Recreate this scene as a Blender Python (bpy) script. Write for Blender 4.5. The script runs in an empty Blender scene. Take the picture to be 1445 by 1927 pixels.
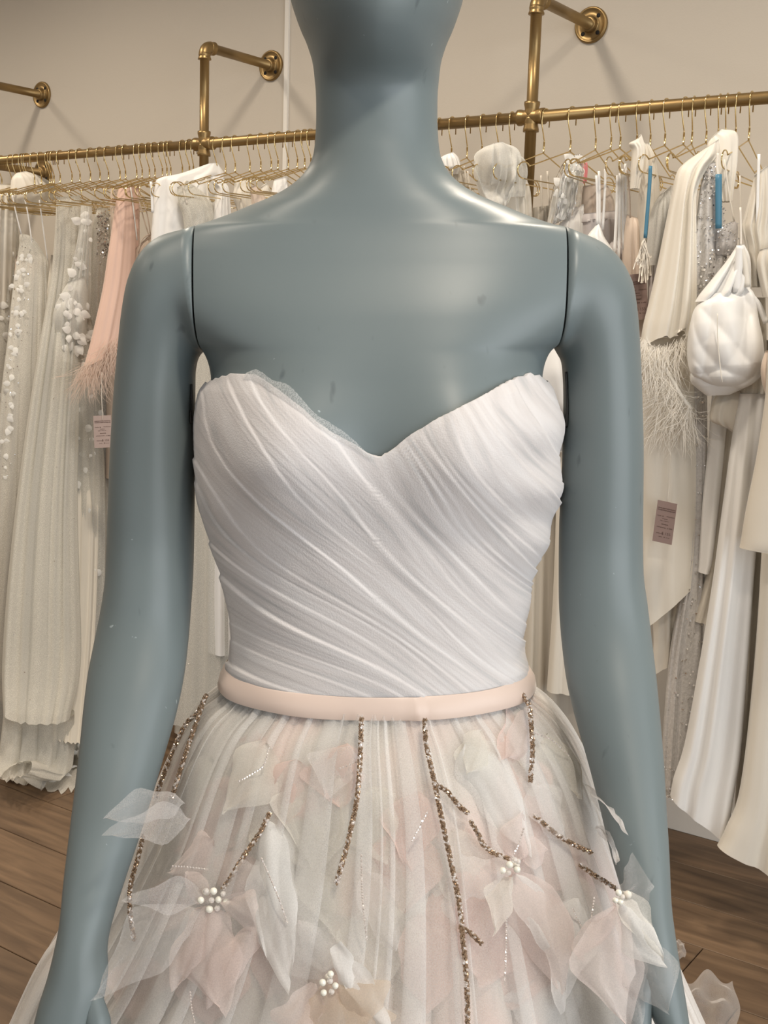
import bpy, bmesh, math, random
import numpy as np
from mathutils import Matrix, Vector
from mathutils.bvhtree import BVHTree

# ------------------------------------------------------------------ camera
F, CX, CY = 2255.0, 722.5, 963.5
CAMH = 1.355
PITCH, ROLL = math.radians(9.0), math.radians(1.72)
scene = bpy.context.scene
COL = scene.collection
cam_d = bpy.data.cameras.new('camera')
cam_d.sensor_fit = 'HORIZONTAL'
cam_d.sensor_width = 36.0
cam_d.lens = F / 1445.0 * 36.0
cam_d.clip_start = 0.02
cam = bpy.data.objects.new('camera', cam_d)
COL.objects.link(cam)
C0 = Matrix.Translation((0, 0, CAMH)) @ Matrix.Rotation(math.pi / 2 - PITCH, 4, 'X')
C1 = C0 @ Matrix.Rotation(ROLL, 4, 'Z')
cam.matrix_world = C1
scene.camera = cam
MROLL = C1 @ C0.inverted()          # the mannequin leans this much on its stand

# wall frame: u runs along the wall (away to the left), n runs into the wall
U = np.array([-0.81885, 0.57401, 0.0])
N = np.array([0.57401, 0.81885, 0.0])
ZV = np.array([0.0, 0.0, 1.0])
RAIL_P, WALL_P = 2.739, 3.045
RAIL_Z = CAMH + 0.516
CEIL = 2.95

# ------------------------------------------------------------------ world, lights, exposure
world = bpy.data.worlds.new('world')
scene.world = world
world.use_nodes = True
world.node_tree.nodes['Background'].inputs[0].default_value = (0.75, 0.86, 1.0, 1)
world.node_tree.nodes['Background'].inputs[1].default_value = 0.25
vs = scene.view_settings
vs.view_transform = 'Standard'
vs.look = 'None'
vs.gamma = 1.0
vs.use_curve_mapping = False
vs.exposure = 0.0
scene.cycles.transparent_max_bounces = 24

def wpt(a, p, z):
    v = U * a + N * p
    return Vector((v[0], v[1], z))

def area(name, loc, target, sx, sy, power, col):
    l = bpy.data.lights.new(name, 'AREA')
    l.shape = 'RECTANGLE'
    l.size, l.size_y = sx, sy
    l.energy = power
    l.color = col
    o = bpy.data.objects.new(name, l)
    COL.objects.link(o)
    o.location = loc
    d = Vector(target) - Vector(loc)
    o.rotation_euler = d.to_track_quat('-Z', 'Y').to_euler()
    return o
# daylight entering by the two shop windows (side wall and street wall)
area('window_daylight', wpt(-2.74, 0.1, 1.5), wpt(0, 0.1, 1.35), 3.6, 2.2, 92, (0.93, 0.97, 1.0))
area('street_daylight', wpt(1.2, -2.94, 1.6), wpt(1.2, 0, 1.3), 3.2, 2.0, 12, (0.95, 0.98, 1.0))
# ceiling downlights
DOWN = [(0.5, 1.9, 78), (1.9, 1.9, 78), (3.3, 1.9, 78), (4.6, 1.9, 66), (-0.35, 0.25, 85), (1.3, 0.1, 34), (2.9, 0.0, 34)]
for (a, p, en) in DOWN:
    l = bpy.data.lights.new('downlight_beam', 'SPOT')
    l.energy = en
    l.color = (1.0, 0.88, 0.73)
    l.spot_size = math.radians(168)
    l.spot_blend = 1.0
    l.shadow_soft_size = 0.09
    o = bpy.data.objects.new('downlight_beam', l)
    COL.objects.link(o)
    o.location = wpt(a, p, CEIL - 0.06)

# ------------------------------------------------------------------ helpers
rng = np.random.default_rng(7)
R1 = np.array(C1.to_3x3())
R0 = np.array(C0.to_3x3())
CAM = np.array([0.0, 0.0, CAMH])

def ray(x, y):                       # through the camera as it stands
    return R1 @ np.array([(x - CX) / F, -(y - CY) / F, -1.0])
def rayd(x, y):                      # in the mannequin's own upright frame
    return R0 @ np.array([(x - CX) / F, -(y - CY) / F, -1.0])
def atd(x, y, Y):
    d = rayd(x, y)
    return CAM + d * (Y / d[1])
def projd(P):
    c = (np.asarray(P) - CAM) @ R0
    return CX + F * c[..., 0] / -c[..., 2], CY - F * c[..., 1] / -c[..., 2]
def on_plane(x, y, P0, nrm):
    d = ray(x, y)
    t = np.dot(P0 - CAM, nrm) / np.dot(d, nrm)
    return CAM + d * t
def along_of(px):
    d = ray(px, 303 - 0.082 * px)
    t = RAIL_P / np.dot(d, N)
    return np.dot(d * t, U)

def mono(xs, ys):
    xs = np.array(xs, float); ys = np.array(ys, float)
    h = np.diff(xs); dl = np.diff(ys) / h
    m = np.zeros_like(ys)
    m[1:-1] = np.where(dl[:-1] * dl[1:] > 0, 2 * dl[:-1] * dl[1:] / (dl[:-1] + dl[1:] + 1e-12), 0)
    m[0], m[-1] = dl[0], dl[-1]
    def f(x):
        x = np.asarray(x, float)
        xc = np.clip(x, xs[0], xs[-1])
        i = np.clip(np.searchsorted(xs, xc, side='right') - 1, 0, len(xs) - 2)
        t = (xc - xs[i]) / h[i]
        return ((2*t**3 - 3*t**2 + 1) * ys[i] + (t**3 - 2*t**2 + t) * h[i] * m[i]
                + (-2*t**3 + 3*t**2) * ys[i+1] + (t**3 - t**2) * h[i] * m[i+1])
    return f

def catmull(pts, sub):
    P = np.array(pts, float)
    P = np.vstack([2*P[0] - P[1], P, 2*P[-1] - P[-2]])
    out = []
    for i in range(1, len(P) - 2):
        for k in range(sub):
            t = k / sub
            a, b, c, d = P[i-1], P[i], P[i+1], P[i+2]
            out.append(0.5 * ((2*b) + (-a + c)*t + (2*a - 5*b + 4*c - d)*t*t + (-a + 3*b - 3*c + d)*t**3))
    out.append(P[-2])
    return np.array(out)

def mesh_obj(name, verts, faces, mat, parent=None, smooth=True, origin=None):
    v = np.asarray(verts, float)
    if origin is not None:
        v = v - np.asarray(origin)
    me = bpy.data.meshes.new(name)
    me.from_pydata(v.tolist(), [], [list(map(int, f)) for f in faces])
    me.update()
    if smooth:
        me.polygons.foreach_set('use_smooth', [True] * len(me.polygons))
    if mat:
        me.materials.append(mat)
    o = bpy.data.objects.new(name, me)
    COL.objects.link(o)
    if parent:
        o.parent = parent
    return o

def tag(o, label=None, cat=None, group=None, kind=None):
    if label: o['label'] = label
    if cat: o['category'] = cat
    if group: o['group'] = group
    if kind: o['kind'] = kind
    return o

def empty(name, loc=(0, 0, 0), mat=None):
    o = bpy.data.objects.new(name, None)
    o.empty_display_size = 0.05
    COL.objects.link(o)
    if mat is not None:
        o.matrix_world = mat
    else:
        o.location = loc
    return o

def grid_faces(rows, cols, closed=False):
    f = []
    cc = cols if closed else cols - 1
    for r in range(rows - 1):
        for c in range(cc):
            c2 = (c + 1) % cols
            f.append((r*cols + c, (r+1)*cols + c, (r+1)*cols + c2, r*cols + c2))
    return f

def tube(path, rad, seg=8, cap=True):
    P = np.array(path, float)
    n = len(P)
    rad = np.broadcast_to(np.array(rad, float), (n,))
    T = np.gradient(P, axis=0)
    T /= np.linalg.norm(T, axis=1)[:, None] + 1e-12
    ref = np.array([0, 0, 1.0]) if abs(T[0][2]) < 0.9 else np.array([1.0, 0, 0])
    A = np.cross(T[0], ref); A /= np.linalg.norm(A)
    V = []
    for i in range(n):
        A = A - T[i] * np.dot(A, T[i]); A /= np.linalg.norm(A) + 1e-12
        B = np.cross(T[i], A)
        for k in range(seg):
            th = 2*math.pi*k/seg
            V.append(P[i] + rad[i] * (A*math.cos(th) + B*math.sin(th)))
    Fc = grid_faces(n, seg, True)
    Fc = [tuple(reversed(q)) for q in Fc]
    if cap:
        Fc.append(tuple(range(seg)))
        Fc.append(tuple(reversed(range((n-1)*seg, n*seg))))
    return np.array(V), Fc

class MB:                             # collects shapes into one mesh
    def __init__(s): s.v, s.f, s.n = [], [], 0
    def add(s, V, Fc):
        V = np.asarray(V, float)
        s.v.append(V); s.f += [tuple(i + s.n for i in q) for q in Fc]; s.n += len(V)
        return s
    def tube(s, *a, **k): return s.add(*tube(*a, **k))
    def box(s, c, ax, ay, az):
        c = np.asarray(c); V = []
        for i in (-1, 1):
            for j in (-1, 1):
                for k in (-1, 1):
                    V.append(c + i*np.asarray(ax) + j*np.asarray(ay) + k*np.asarray(az))
        return s.add(V, [(0,1,3,2),(4,6,7,5),(0,4,5,1),(2,3,7,6),(0,2,6,4),(1,5,7,3)])
    def lathe(s, c, axis, prof, seg=24):   # prof: (distance along axis, radius)
        axis = np.asarray(axis, float); axis /= np.linalg.norm(axis)
        ref = np.array([0, 0, 1.0]) if abs(axis[2]) < 0.9 else np.array([1.0, 0, 0])
        A = np.cross(axis, ref); A /= np.linalg.norm(A); B = np.cross(axis, A)
        V = []
        for (h, r) in prof:
            for k in range(seg):
                th = 2*math.pi*k/seg
                V.append(np.asarray(c) + axis*h + r*(A*math.cos(th) + B*math.sin(th)))
        return s.add(V, [tuple(reversed(q)) for q in grid_faces(len(prof), seg, True)])
    def build(s, name, mat, parent=None, origin=None, smooth=True):
        return mesh_obj(name, np.vstack(s.v), s.f, mat, parent, smooth, origin)

# ------------------------------------------------------------------ materials
def new_mat(name):
    m = bpy.data.materials.new(name)
    m.use_nodes = True
    nt = m.node_tree
    return m, nt, nt.nodes['Principled BSDF'], nt.nodes['Material Output']

def fabric(name, col, rough=0.6, sheen=0.3, var=0.06, scale=9.0, bump=0.0, bscale=400, trans=0.0, spec=0.3):
    m, nt, b, out = new_mat(name)
    L = nt.links
    tc = nt.nodes.new('ShaderNodeTexCoord')
    nz = nt.nodes.new('ShaderNodeTexNoise'); nz.inputs['Scale'].default_value = scale
    nz.inputs['Detail'].default_value = 4
    L.new(tc.outputs['Object'], nz.inputs['Vector'])
    mx = nt.nodes.new('ShaderNodeMix'); mx.data_type = 'RGBA'
    c = np.array(col)
    mx.inputs[6].default_value = (*np.clip(c*(1-var), 0, 1), 1)
    mx.inputs[7].default_value = (*np.clip(c*(1+var), 0, 1), 1)
    L.new(nz.outputs['Fac'], mx.inputs[0])
    L.new(mx.outputs[2], b.inputs['Base Color'])
    b.inputs['Roughness'].default_value = rough
    b.inputs['Sheen Weight'].default_value = sheen
    b.inputs['Sheen Roughness'].default_value = 0.4
    b.inputs['Specular IOR Level'].default_value = spec
    if bump > 0:
        v = nt.nodes.new('ShaderNodeTexVoronoi'); v.inputs['Scale'].default_value = bscale
        L.new(tc.outputs['Object'], v.inputs['Vector'])
        bp = nt.nodes.new('ShaderNodeBump'); bp.inputs['Strength'].default_value = bump
        bp.inputs['Distance'].default_value = 0.001
        L.new(v.outputs['Distance'], bp.inputs['Height'])
        L.new(bp.outputs['Normal'], b.inputs['Normal'])
    if trans > 0:
        tr = nt.nodes.new('ShaderNodeBsdfTranslucent')
        L.new(mx.outputs[2], tr.inputs['Color'])
        ms = nt.nodes.new('ShaderNodeMixShader'); ms.inputs[0].default_value = trans
        L.new(b.outputs[0], ms.inputs[1]); L.new(tr.outputs[0], ms.inputs[2])
        L.new(ms.outputs[0], out.inputs['Surface'])
    return m

def tulle(name, col, opac=0.45, var=0.04, scale=12.0, net=700.0, netamp=0.18):
    """sheer net: threads scatter light, the holes between let it through"""
    m, nt, b, out = new_mat(name)
    L = nt.links
    tc = nt.nodes.new('ShaderNodeTexCoord')
    nz = nt.nodes.new('ShaderNodeTexNoise'); nz.inputs['Scale'].default_value = scale
    L.new(tc.outputs['Object'], nz.inputs['Vector'])
    mx = nt.nodes.new('ShaderNodeMix'); mx.data_type = 'RGBA'
    c = np.array(col)
    mx.inputs[6].default_value = (*np.clip(c*(1-var), 0, 1), 1)
    mx.inputs[7].default_value = (*np.clip(c*(1+var), 0, 1), 1)
    L.new(nz.outputs['Fac'], mx.inputs[0])
    df = nt.nodes.new('ShaderNodeBsdfDiffuse'); L.new(mx.outputs[2], df.inputs['Color'])
    tl = nt.nodes.new('ShaderNodeBsdfTranslucent'); L.new(mx.outputs[2], tl.inputs['Color'])
    m1 = nt.nodes.new('ShaderNodeMixShader'); m1.inputs[0].default_value = 0.4
    L.new(df.outputs[0], m1.inputs[1]); L.new(tl.outputs[0], m1.inputs[2])
    tp = nt.nodes.new('ShaderNodeBsdfTransparent')
    vo = nt.nodes.new('ShaderNodeTexVoronoi'); vo.inputs['Scale'].default_value = net
    L.new(tc.outputs['Object'], vo.inputs['Vector'])
    mr = nt.nodes.new('ShaderNodeMapRange')
    mr.inputs['From Min'].default_value = 0.1; mr.inputs['From Max'].default_value = 0.75
    mr.inputs['To Min'].default_value = max(0, opac - netamp); mr.inputs['To Max'].default_value = min(1, opac + netamp)
    L.new(vo.outputs['Distance'], mr.inputs['Value'])
    # net seen edge-on closes up
    lw = nt.nodes.new('ShaderNodeLayerWeight'); lw.inputs['Blend'].default_value = 0.35
    ad = nt.nodes.new('ShaderNodeMath'); ad.operation = 'MULTIPLY_ADD'; ad.use_clamp = True
    ad.inputs[1].default_value = 0.45
    L.new(lw.outputs['Facing'], ad.inputs[0]); L.new(mr.outputs[0], ad.inputs[2])
    m2 = nt.nodes.new('ShaderNodeMixShader')
    L.new(ad.outputs[0], m2.inputs[0])
    L.new(tp.outputs[0], m2.inputs[1]); L.new(m1.outputs[0], m2.inputs[2])
    L.new(m2.outputs[0], out.inputs['Surface'])
    return m

def plain(name, col, rough=0.5, metal=0.0, spec=0.5, trans=0.0, coat=0.0):
    m, nt, b, out = new_mat(name)
    b.inputs['Base Color'].default_value = (*col, 1)
    b.inputs['Roughness'].default_value = rough
    b.inputs['Metallic'].default_value = metal
    b.inputs['Specular IOR Level'].default_value = spec
    b.inputs['Transmission Weight'].default_value = trans
    b.inputs['Coat Weight'].default_value = coat
    # slight uneven gloss
    tc = nt.nodes.new('ShaderNodeTexCoord')
    nz = nt.nodes.new('ShaderNodeTexNoise'); nz.inputs['Scale'].default_value = 60
    mr = nt.nodes.new('ShaderNodeMapRange')
    mr.inputs['To Min'].default_value = max(0, rough - 0.06); mr.inputs['To Max'].default_value = min(1, rough + 0.06)
    nt.links.new(tc.outputs['Object'], nz.inputs['Vector'])
    nt.links.new(nz.outputs['Fac'], mr.inputs['Value'])
    nt.links.new(mr.outputs[0], b.inputs['Roughness'])
    return m

def paint_mat():
    m, nt, b, out = new_mat('mannequin_paint')
    L = nt.links
    tc = nt.nodes.new('ShaderNodeTexCoord')
    n1 = nt.nodes.new('ShaderNodeTexNoise'); n1.inputs['Scale'].default_value = 5
    n1.inputs['Detail'].default_value = 5
    L.new(tc.outputs['Object'], n1.inputs['Vector'])
    mx = nt.nodes.new('ShaderNodeMix'); mx.data_type = 'RGBA'
    mx.inputs[6].default_value = (0.146, 0.180, 0.187, 1)
    mx.inputs[7].default_value = (0.166, 0.203, 0.210, 1)
    L.new(n1.outputs['Fac'], mx.inputs[0])
    # small dark scuffs
    mp = nt.nodes.new('ShaderNodeMapping'); mp.inputs['Scale'].default_value = (75, 75, 28)
    mp.inputs['Rotation'].default_value = (0.3, 0.5, 0.2)
    L.new(tc.outputs['Object'], mp.inputs['Vector'])
    n2 = nt.nodes.new('ShaderNodeTexNoise'); n2.inputs['Scale'].default_value = 1.0; n2.inputs['Detail'].default_value = 2
    L.new(mp.outputs[0], n2.inputs['Vector'])
    r2 = nt.nodes.new('ShaderNodeMapRange'); r2.inputs['From Min'].default_value = 0.70; r2.inputs['From Max'].default_value = 0.78
    r2.inputs['To Max'].default_value = 0.55
    L.new(n2.outputs['Fac'], r2.inputs['Value'])
    mx2 = nt.nodes.new('ShaderNodeMix'); mx2.data_type = 'RGBA'
    mx2.inputs[7].default_value = (0.07, 0.09, 0.10, 1)
    L.new(mx.outputs[2], mx2.inputs[6]); L.new(r2.outputs[0], mx2.inputs[0])
    # pale chips
    mp3 = nt.nodes.new('ShaderNodeMapping'); mp3.inputs['Scale'].default_value = (60, 120, 60)
    L.new(tc.outputs['Object'], mp3.inputs['Vector'])
    n3 = nt.nodes.new('ShaderNodeTexNoise'); n3.inputs['Scale'].default_value = 1.7
    L.new(mp3.outputs[0], n3.inputs['Vector'])
    r3 = nt.nodes.new('ShaderNodeMapRange'); r3.inputs['From Min'].default_value = 0.765; r3.inputs['From Max'].default_value = 0.80
    r3.inputs['To Max'].default_value = 0.6
    L.new(n3.outputs['Fac'], r3.inputs['Value'])
    mx3 = nt.nodes.new('ShaderNodeMix'); mx3.data_type = 'RGBA'
    mx3.inputs[7].default_value = (0.5, 0.58, 0.6, 1)
    L.new(mx2.outputs[2], mx3.inputs[6]); L.new(r3.outputs[0], mx3.inputs[0])
    L.new(mx3.outputs[2], b.inputs['Base Color'])
    b.inputs['Roughness'].default_value = 0.40
    b.inputs['Specular IOR Level'].default_value = 0.45
    return m

def wood_mat():
    m, nt, b, out = new_mat('oak_planks')
    L = nt.links
    tc = nt.nodes.new('ShaderNodeTexCoord')
    oi = nt.nodes.new('ShaderNodeObjectInfo')
    mp = nt.nodes.new('ShaderNodeMapping'); mp.inputs['Scale'].default_value = (1.6, 14, 14)
    ad = nt.nodes.new('ShaderNodeVectorMath'); ad.operation = 'ADD'
    sc = nt.nodes.new('ShaderNodeMath'); sc.operation = 'MULTIPLY'; sc.inputs[1].default_value = 37.0
    L.new(oi.outputs['Random'], sc.inputs[0])
    L.new(tc.outputs['Object'], ad.inputs[0]); L.new(sc.outputs[0], ad.inputs[1])
    L.new(ad.outputs[0], mp.inputs['Vector'])
    nz = nt.nodes.new('ShaderNodeTexNoise'); nz.inputs['Scale'].default_value = 2.2; nz.inputs['Detail'].default_value = 7
    nz.inputs['Distortion'].default_value = 0.6
    L.new(mp.outputs[0], nz.inputs['Vector'])
    cr = nt.nodes.new('ShaderNodeValToRGB')
    cr.color_ramp.elements[0].position = 0.28; cr.color_ramp.elements[0].color = (0.085, 0.050, 0.027, 1)
    cr.color_ramp.elements[1].position = 0.72; cr.color_ramp.elements[1].color = (0.215, 0.136, 0.078, 1)
    L.new(nz.outputs['Fac'], cr.inputs[0])
    hs = nt.nodes.new('ShaderNodeHueSaturation')
    mr = nt.nodes.new('ShaderNodeMapRange'); mr.inputs['To Min'].default_value = 0.82; mr.inputs['To Max'].default_value = 1.15
    L.new(oi.outputs['Random'], mr.inputs['Value']); L.new(mr.outputs[0], hs.inputs['Value'])
    L.new(cr.outputs[0], hs.inputs['Color']); L.new(hs.outputs[0], b.inputs['Base Color'])
    b.inputs['Roughness'].default_value = 0.5
    bp = nt.nodes.new('ShaderNodeBump'); bp.inputs['Strength'].default_value = 0.15
    L.new(nz.outputs['Fac'], bp.inputs['Height']); L.new(bp.outputs[0], b.inputs['Normal'])
    return m

def wall_mat(name, col):
    m, nt, b, out = new_mat(name)
    L = nt.links
    tc = nt.nodes.new('ShaderNodeTexCoord')
    nz = nt.nodes.new('ShaderNodeTexNoise'); nz.inputs['Scale'].default_value = 220; nz.inputs['Detail'].default_value = 3
    L.new(tc.outputs['Object'], nz.inputs['Vector'])
    n2 = nt.nodes.new('ShaderNodeTexNoise'); n2.inputs['Scale'].default_value = 1.3
    L.new(tc.outputs['Object'], n2.inputs['Vector'])
    mx = nt.nodes.new('ShaderNodeMix'); mx.data_type = 'RGBA'
    c = np.array(col)
    mx.inputs[6].default_value = (*(c*0.97), 1); mx.inputs[7].default_value = (*(c*1.03), 1)
    L.new(n2.outputs['Fac'], mx.inputs[0]); L.new(mx.outputs[2], b.inputs['Base Color'])
    bp = nt.nodes.new('ShaderNodeBump'); bp.inputs['Strength'].default_value = 0.12; bp.inputs['Distance'].default_value = 0.002
    L.new(nz.outputs['Fac'], bp.inputs['Height']); L.new(bp.outputs[0], b.inputs['Normal'])
    b.inputs['Roughness'].default_value = 0.8
    b.inputs['Specular IOR Level'].default_value = 0.2
    return m

M = {
    'wall': wall_mat('greige_wall', (0.56, 0.512, 0.445)),
    'ceil': wall_mat('ceiling_white', (0.8, 0.78, 0.74)),
    'trim': wall_mat('white_trim', (0.78, 0.75, 0.7)),
    'wood': wood_mat(),
    'brass': plain('brushed_gold_pipe', (0.29, 0.195, 0.085), 0.38, 0.8),
    'wire': plain('polished_gold_wire', (0.78, 0.60, 0.30), 0.16, 1.0),
    'hole': plain('dark_hole', (0.015, 0.012, 0.01), 0.9),
    'paint': paint_mat(),
    'black': plain('black_wire', (0.02, 0.02, 0.02), 0.4),
    'steel': plain('stand_steel', (0.6, 0.6, 0.6), 0.3, 1.0),
    'ivory': fabric('ivory_satin', (0.80, 0.755, 0.67), 0.42, 0.25, 0.03, trans=0.1),
    'cream': fabric('cream_crepe', (0.70, 0.65, 0.565), 0.6, 0.3, 0.04, trans=0.1),
    'white': fabric('white_satin', (0.86, 0.85, 0.83), 0.38, 0.25, 0.03, trans=0.1),
    'taupe': fabric('taupe_satin', (0.50, 0.42, 0.355), 0.45, 0.2, 0.04),
    'blush': fabric('blush_satin', (0.78, 0.555, 0.46), 0.42, 0.25, 0.03, trans=0.12),
    'champ': fabric('champagne_satin', (0.62, 0.51, 0.42), 0.42, 0.25, 0.04),
    'lilac': fabric('lilac_grey_fabric', (0.58, 0.54, 0.53), 0.5, 0.25, 0.06),
    'lace': fabric('grey_lace', (0.45, 0.43, 0.42), 0.6, 0.2, 0.35, 120),
    'blue': fabric('blue_ribbon', (0.07, 0.20, 0.30), 0.4, 0.1, 0.05),
    'pink': fabric('pink_ribbon', (0.80, 0.28, 0.30), 0.4, 0.1, 0.05),
    'red': fabric('red_ribbon', (0.30, 0.07, 0.06), 0.5, 0.1, 0.05),
    'tulle_w': tulle('ivory_tulle', (0.80, 0.78, 0.72), 0.62, net=500),
    'tulle_s': tulle('sheer_grey_tulle', (0.74, 0.72, 0.67), 0.42, net=500),
    'organza': tulle('white_organza', (0.86, 0.85, 0.81), 0.62, net=300, netamp=0.05),
    'plastic': plain('clear_plastic', (0.95, 0.95, 0.95), 0.08, 0.0, 0.5, 0.9),
    'sequin': plain('silver_sequin', (0.9, 0.89, 0.88), 0.12, 0.9),
    'sequin_d': plain('pewter_sequin', (0.35, 0.33, 0.32), 0.2, 0.8),
    'seqcloth': fabric('sequin_cloth', (0.56, 0.54, 0.52), 0.35, 0.2, 0.3, 150, bump=0.5, bscale=350),
    'feather': fabric('ivory_feather', (0.80, 0.76, 0.69), 0.7, 0.4, 0.05, trans=0.3),
    'feather_p': fabric('blush_feather', (0.76, 0.62, 0.53), 0.7, 0.4, 0.05, trans=0.3),
    'petal_w': fabric('white_petal_cloth', (0.88, 0.87, 0.84), 0.6, 0.3, 0.03, trans=0.3),
    'tag': plain('dusty_pink_card', (0.25, 0.175, 0.155), 0.7),
    'tag_l': plain('pale_pink_card', (0.44, 0.345, 0.315), 0.7),
    'ink': plain('dark_ink', (0.10, 0.06, 0.05), 0.8),
    'cord': fabric('ivory_cord', (0.75, 0.70, 0.62), 0.6, 0.2, 0.03),
    # the gown on the mannequin
    'lining': None,
    'overlay': tulle('gown_tulle', (0.90, 0.885, 0.865), 0.27, net=900, netamp=0.05),
    'edge_tulle': tulle('neckline_tulle', (0.85, 0.86, 0.86), 0.30, net=900, netamp=0.2),
    'belt': fabric('blush_ribbon', (0.70, 0.565, 0.49), 0.36, 0.3, 0.04, 25),
    'pet_white': tulle('white_organza_petal', (0.90, 0.89, 0.87), 0.62, net=900, netamp=0.05),
    'pet_cream': tulle('cream_organza_petal', (0.90, 0.87, 0.80), 0.46, net=900, netamp=0.05),
    'pet_pink': tulle('pink_organza_petal', (0.90, 0.79, 0.75), 0.38, net=900, netamp=0.05),
    'pet_under': tulle('pink_under_petal', (0.89, 0.72, 0.66), 0.60, net=900, netamp=0.03),
    'pet_sheer': tulle('sheer_net_petal', (0.88, 0.85, 0.83), 0.18, net=900, netamp=0.05),
    'pet_tan': tulle('tan_organza_petal', (0.74, 0.62, 0.50), 0.45, net=900, netamp=0.05),
    'pearl': plain('pearl', (0.86, 0.84, 0.74), 0.18, 0.0, 0.6, 0.0, 0.6),
    'clear': plain('clear_bead', (0.9, 0.85, 0.8), 0.1, 0.0, 0.6, 0.5),
    'bead': plain('bronze_bead', (0.42, 0.31, 0.22), 0.22, 0.75),
    'bead_s': plain('silver_bead', (0.88, 0.82, 0.78), 0.15, 0.6),
}

def bodice_mat():
    m, nt, b, out = new_mat('draped_tulle')
    L = nt.links
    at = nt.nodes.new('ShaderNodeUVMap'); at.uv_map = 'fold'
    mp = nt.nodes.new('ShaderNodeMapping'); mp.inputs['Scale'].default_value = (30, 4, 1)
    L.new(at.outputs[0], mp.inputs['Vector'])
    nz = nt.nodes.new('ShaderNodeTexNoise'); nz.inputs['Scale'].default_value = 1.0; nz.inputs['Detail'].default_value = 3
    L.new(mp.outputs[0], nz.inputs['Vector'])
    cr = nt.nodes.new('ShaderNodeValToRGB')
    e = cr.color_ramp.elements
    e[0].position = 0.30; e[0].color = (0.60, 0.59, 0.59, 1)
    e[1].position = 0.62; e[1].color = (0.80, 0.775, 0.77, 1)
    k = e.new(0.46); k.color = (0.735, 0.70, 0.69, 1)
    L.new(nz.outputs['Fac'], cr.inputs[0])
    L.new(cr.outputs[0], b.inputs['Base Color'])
    b.inputs['Roughness'].default_value = 0.75
    b.inputs['Sheen Weight'].default_value = 0.3
    b.inputs['Specular IOR Level'].default_value = 0.15
    tc = nt.nodes.new('ShaderNodeTexCoord')
    vo = nt.nodes.new('ShaderNodeTexVoronoi'); vo.inputs['Scale'].default_value = 800
    L.new(tc.outputs['Object'], vo.inputs['Vector'])
    bp = nt.nodes.new('ShaderNodeBump'); bp.inputs['Strength'].default_value = 0.25; bp.inputs['Distance'].default_value = 0.0006
    L.new(vo.outputs['Distance'], bp.inputs['Height']); L.new(bp.outputs[0], b.inputs['Normal'])
    tr = nt.nodes.new('ShaderNodeBsdfTranslucent'); L.new(cr.outputs[0], tr.inputs['Color'])
    ms = nt.nodes.new('ShaderNodeMixShader'); ms.inputs[0].default_value = 0.12
    L.new(b.outputs[0], ms.inputs[1]); L.new(tr.outputs[0], ms.inputs[2]); L.new(ms.outputs[0], out.inputs['Surface'])
    return m
M['bodice'] = bodice_mat()
def lining_mat():          # softly dyed: blush, cream and dove grey clouds
    m, nt, b, out = new_mat('dyed_skirt_lining')
    L = nt.links
    tc = nt.nodes.new('ShaderNodeTexCoord')
    mp = nt.nodes.new('ShaderNodeMapping'); mp.inputs['Scale'].default_value = (1, 1, 0.45)
    L.new(tc.outputs['Object'], mp.inputs['Vector'])
    nz = nt.nodes.new('ShaderNodeTexNoise'); nz.inputs['Scale'].default_value = 11; nz.inputs['Detail'].default_value = 2
    L.new(mp.outputs[0], nz.inputs['Vector'])
    cr = nt.nodes.new('ShaderNodeValToRGB'); e = cr.color_ramp.elements
    e[0].position = 0.36; e[0].color = (0.50, 0.475, 0.435, 1)
    e[1].position = 0.66; e[1].color = (0.72, 0.54, 0.475, 1)
    k = e.new(0.5); k.color = (0.60, 0.56, 0.51, 1)
    L.new(nz.outputs['Fac'], cr.inputs[0]); L.new(cr.outputs[0], b.inputs['Base Color'])
    b.inputs['Roughness'].default_value = 0.7
    b.inputs['Sheen Weight'].default_value = 0.2
    return m
M['lining'] = lining_mat()

# ------------------------------------------------------------------ the room
A0, A1, P0_, P1_ = -2.85, 5.4, -3.05, WALL_P
def slab(name, a0, a1, p0, p1, z0, z1, mat, parent=None, kind='structure'):
    mb = MB()
    c = U*(a0+a1)/2 + N*(p0+p1)/2 + ZV*(z0+z1)/2
    mb.box((0, 0, 0), U*(a1-a0)/2, N*(p1-p0)/2, ZV*(z1-z0)/2)
    o = mb.build(name, mat, parent, smooth=False)
    o.location = c
    if parent:
        o.location = Vector(c) - parent.location
    if kind: o['kind'] = kind
    return o

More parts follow.
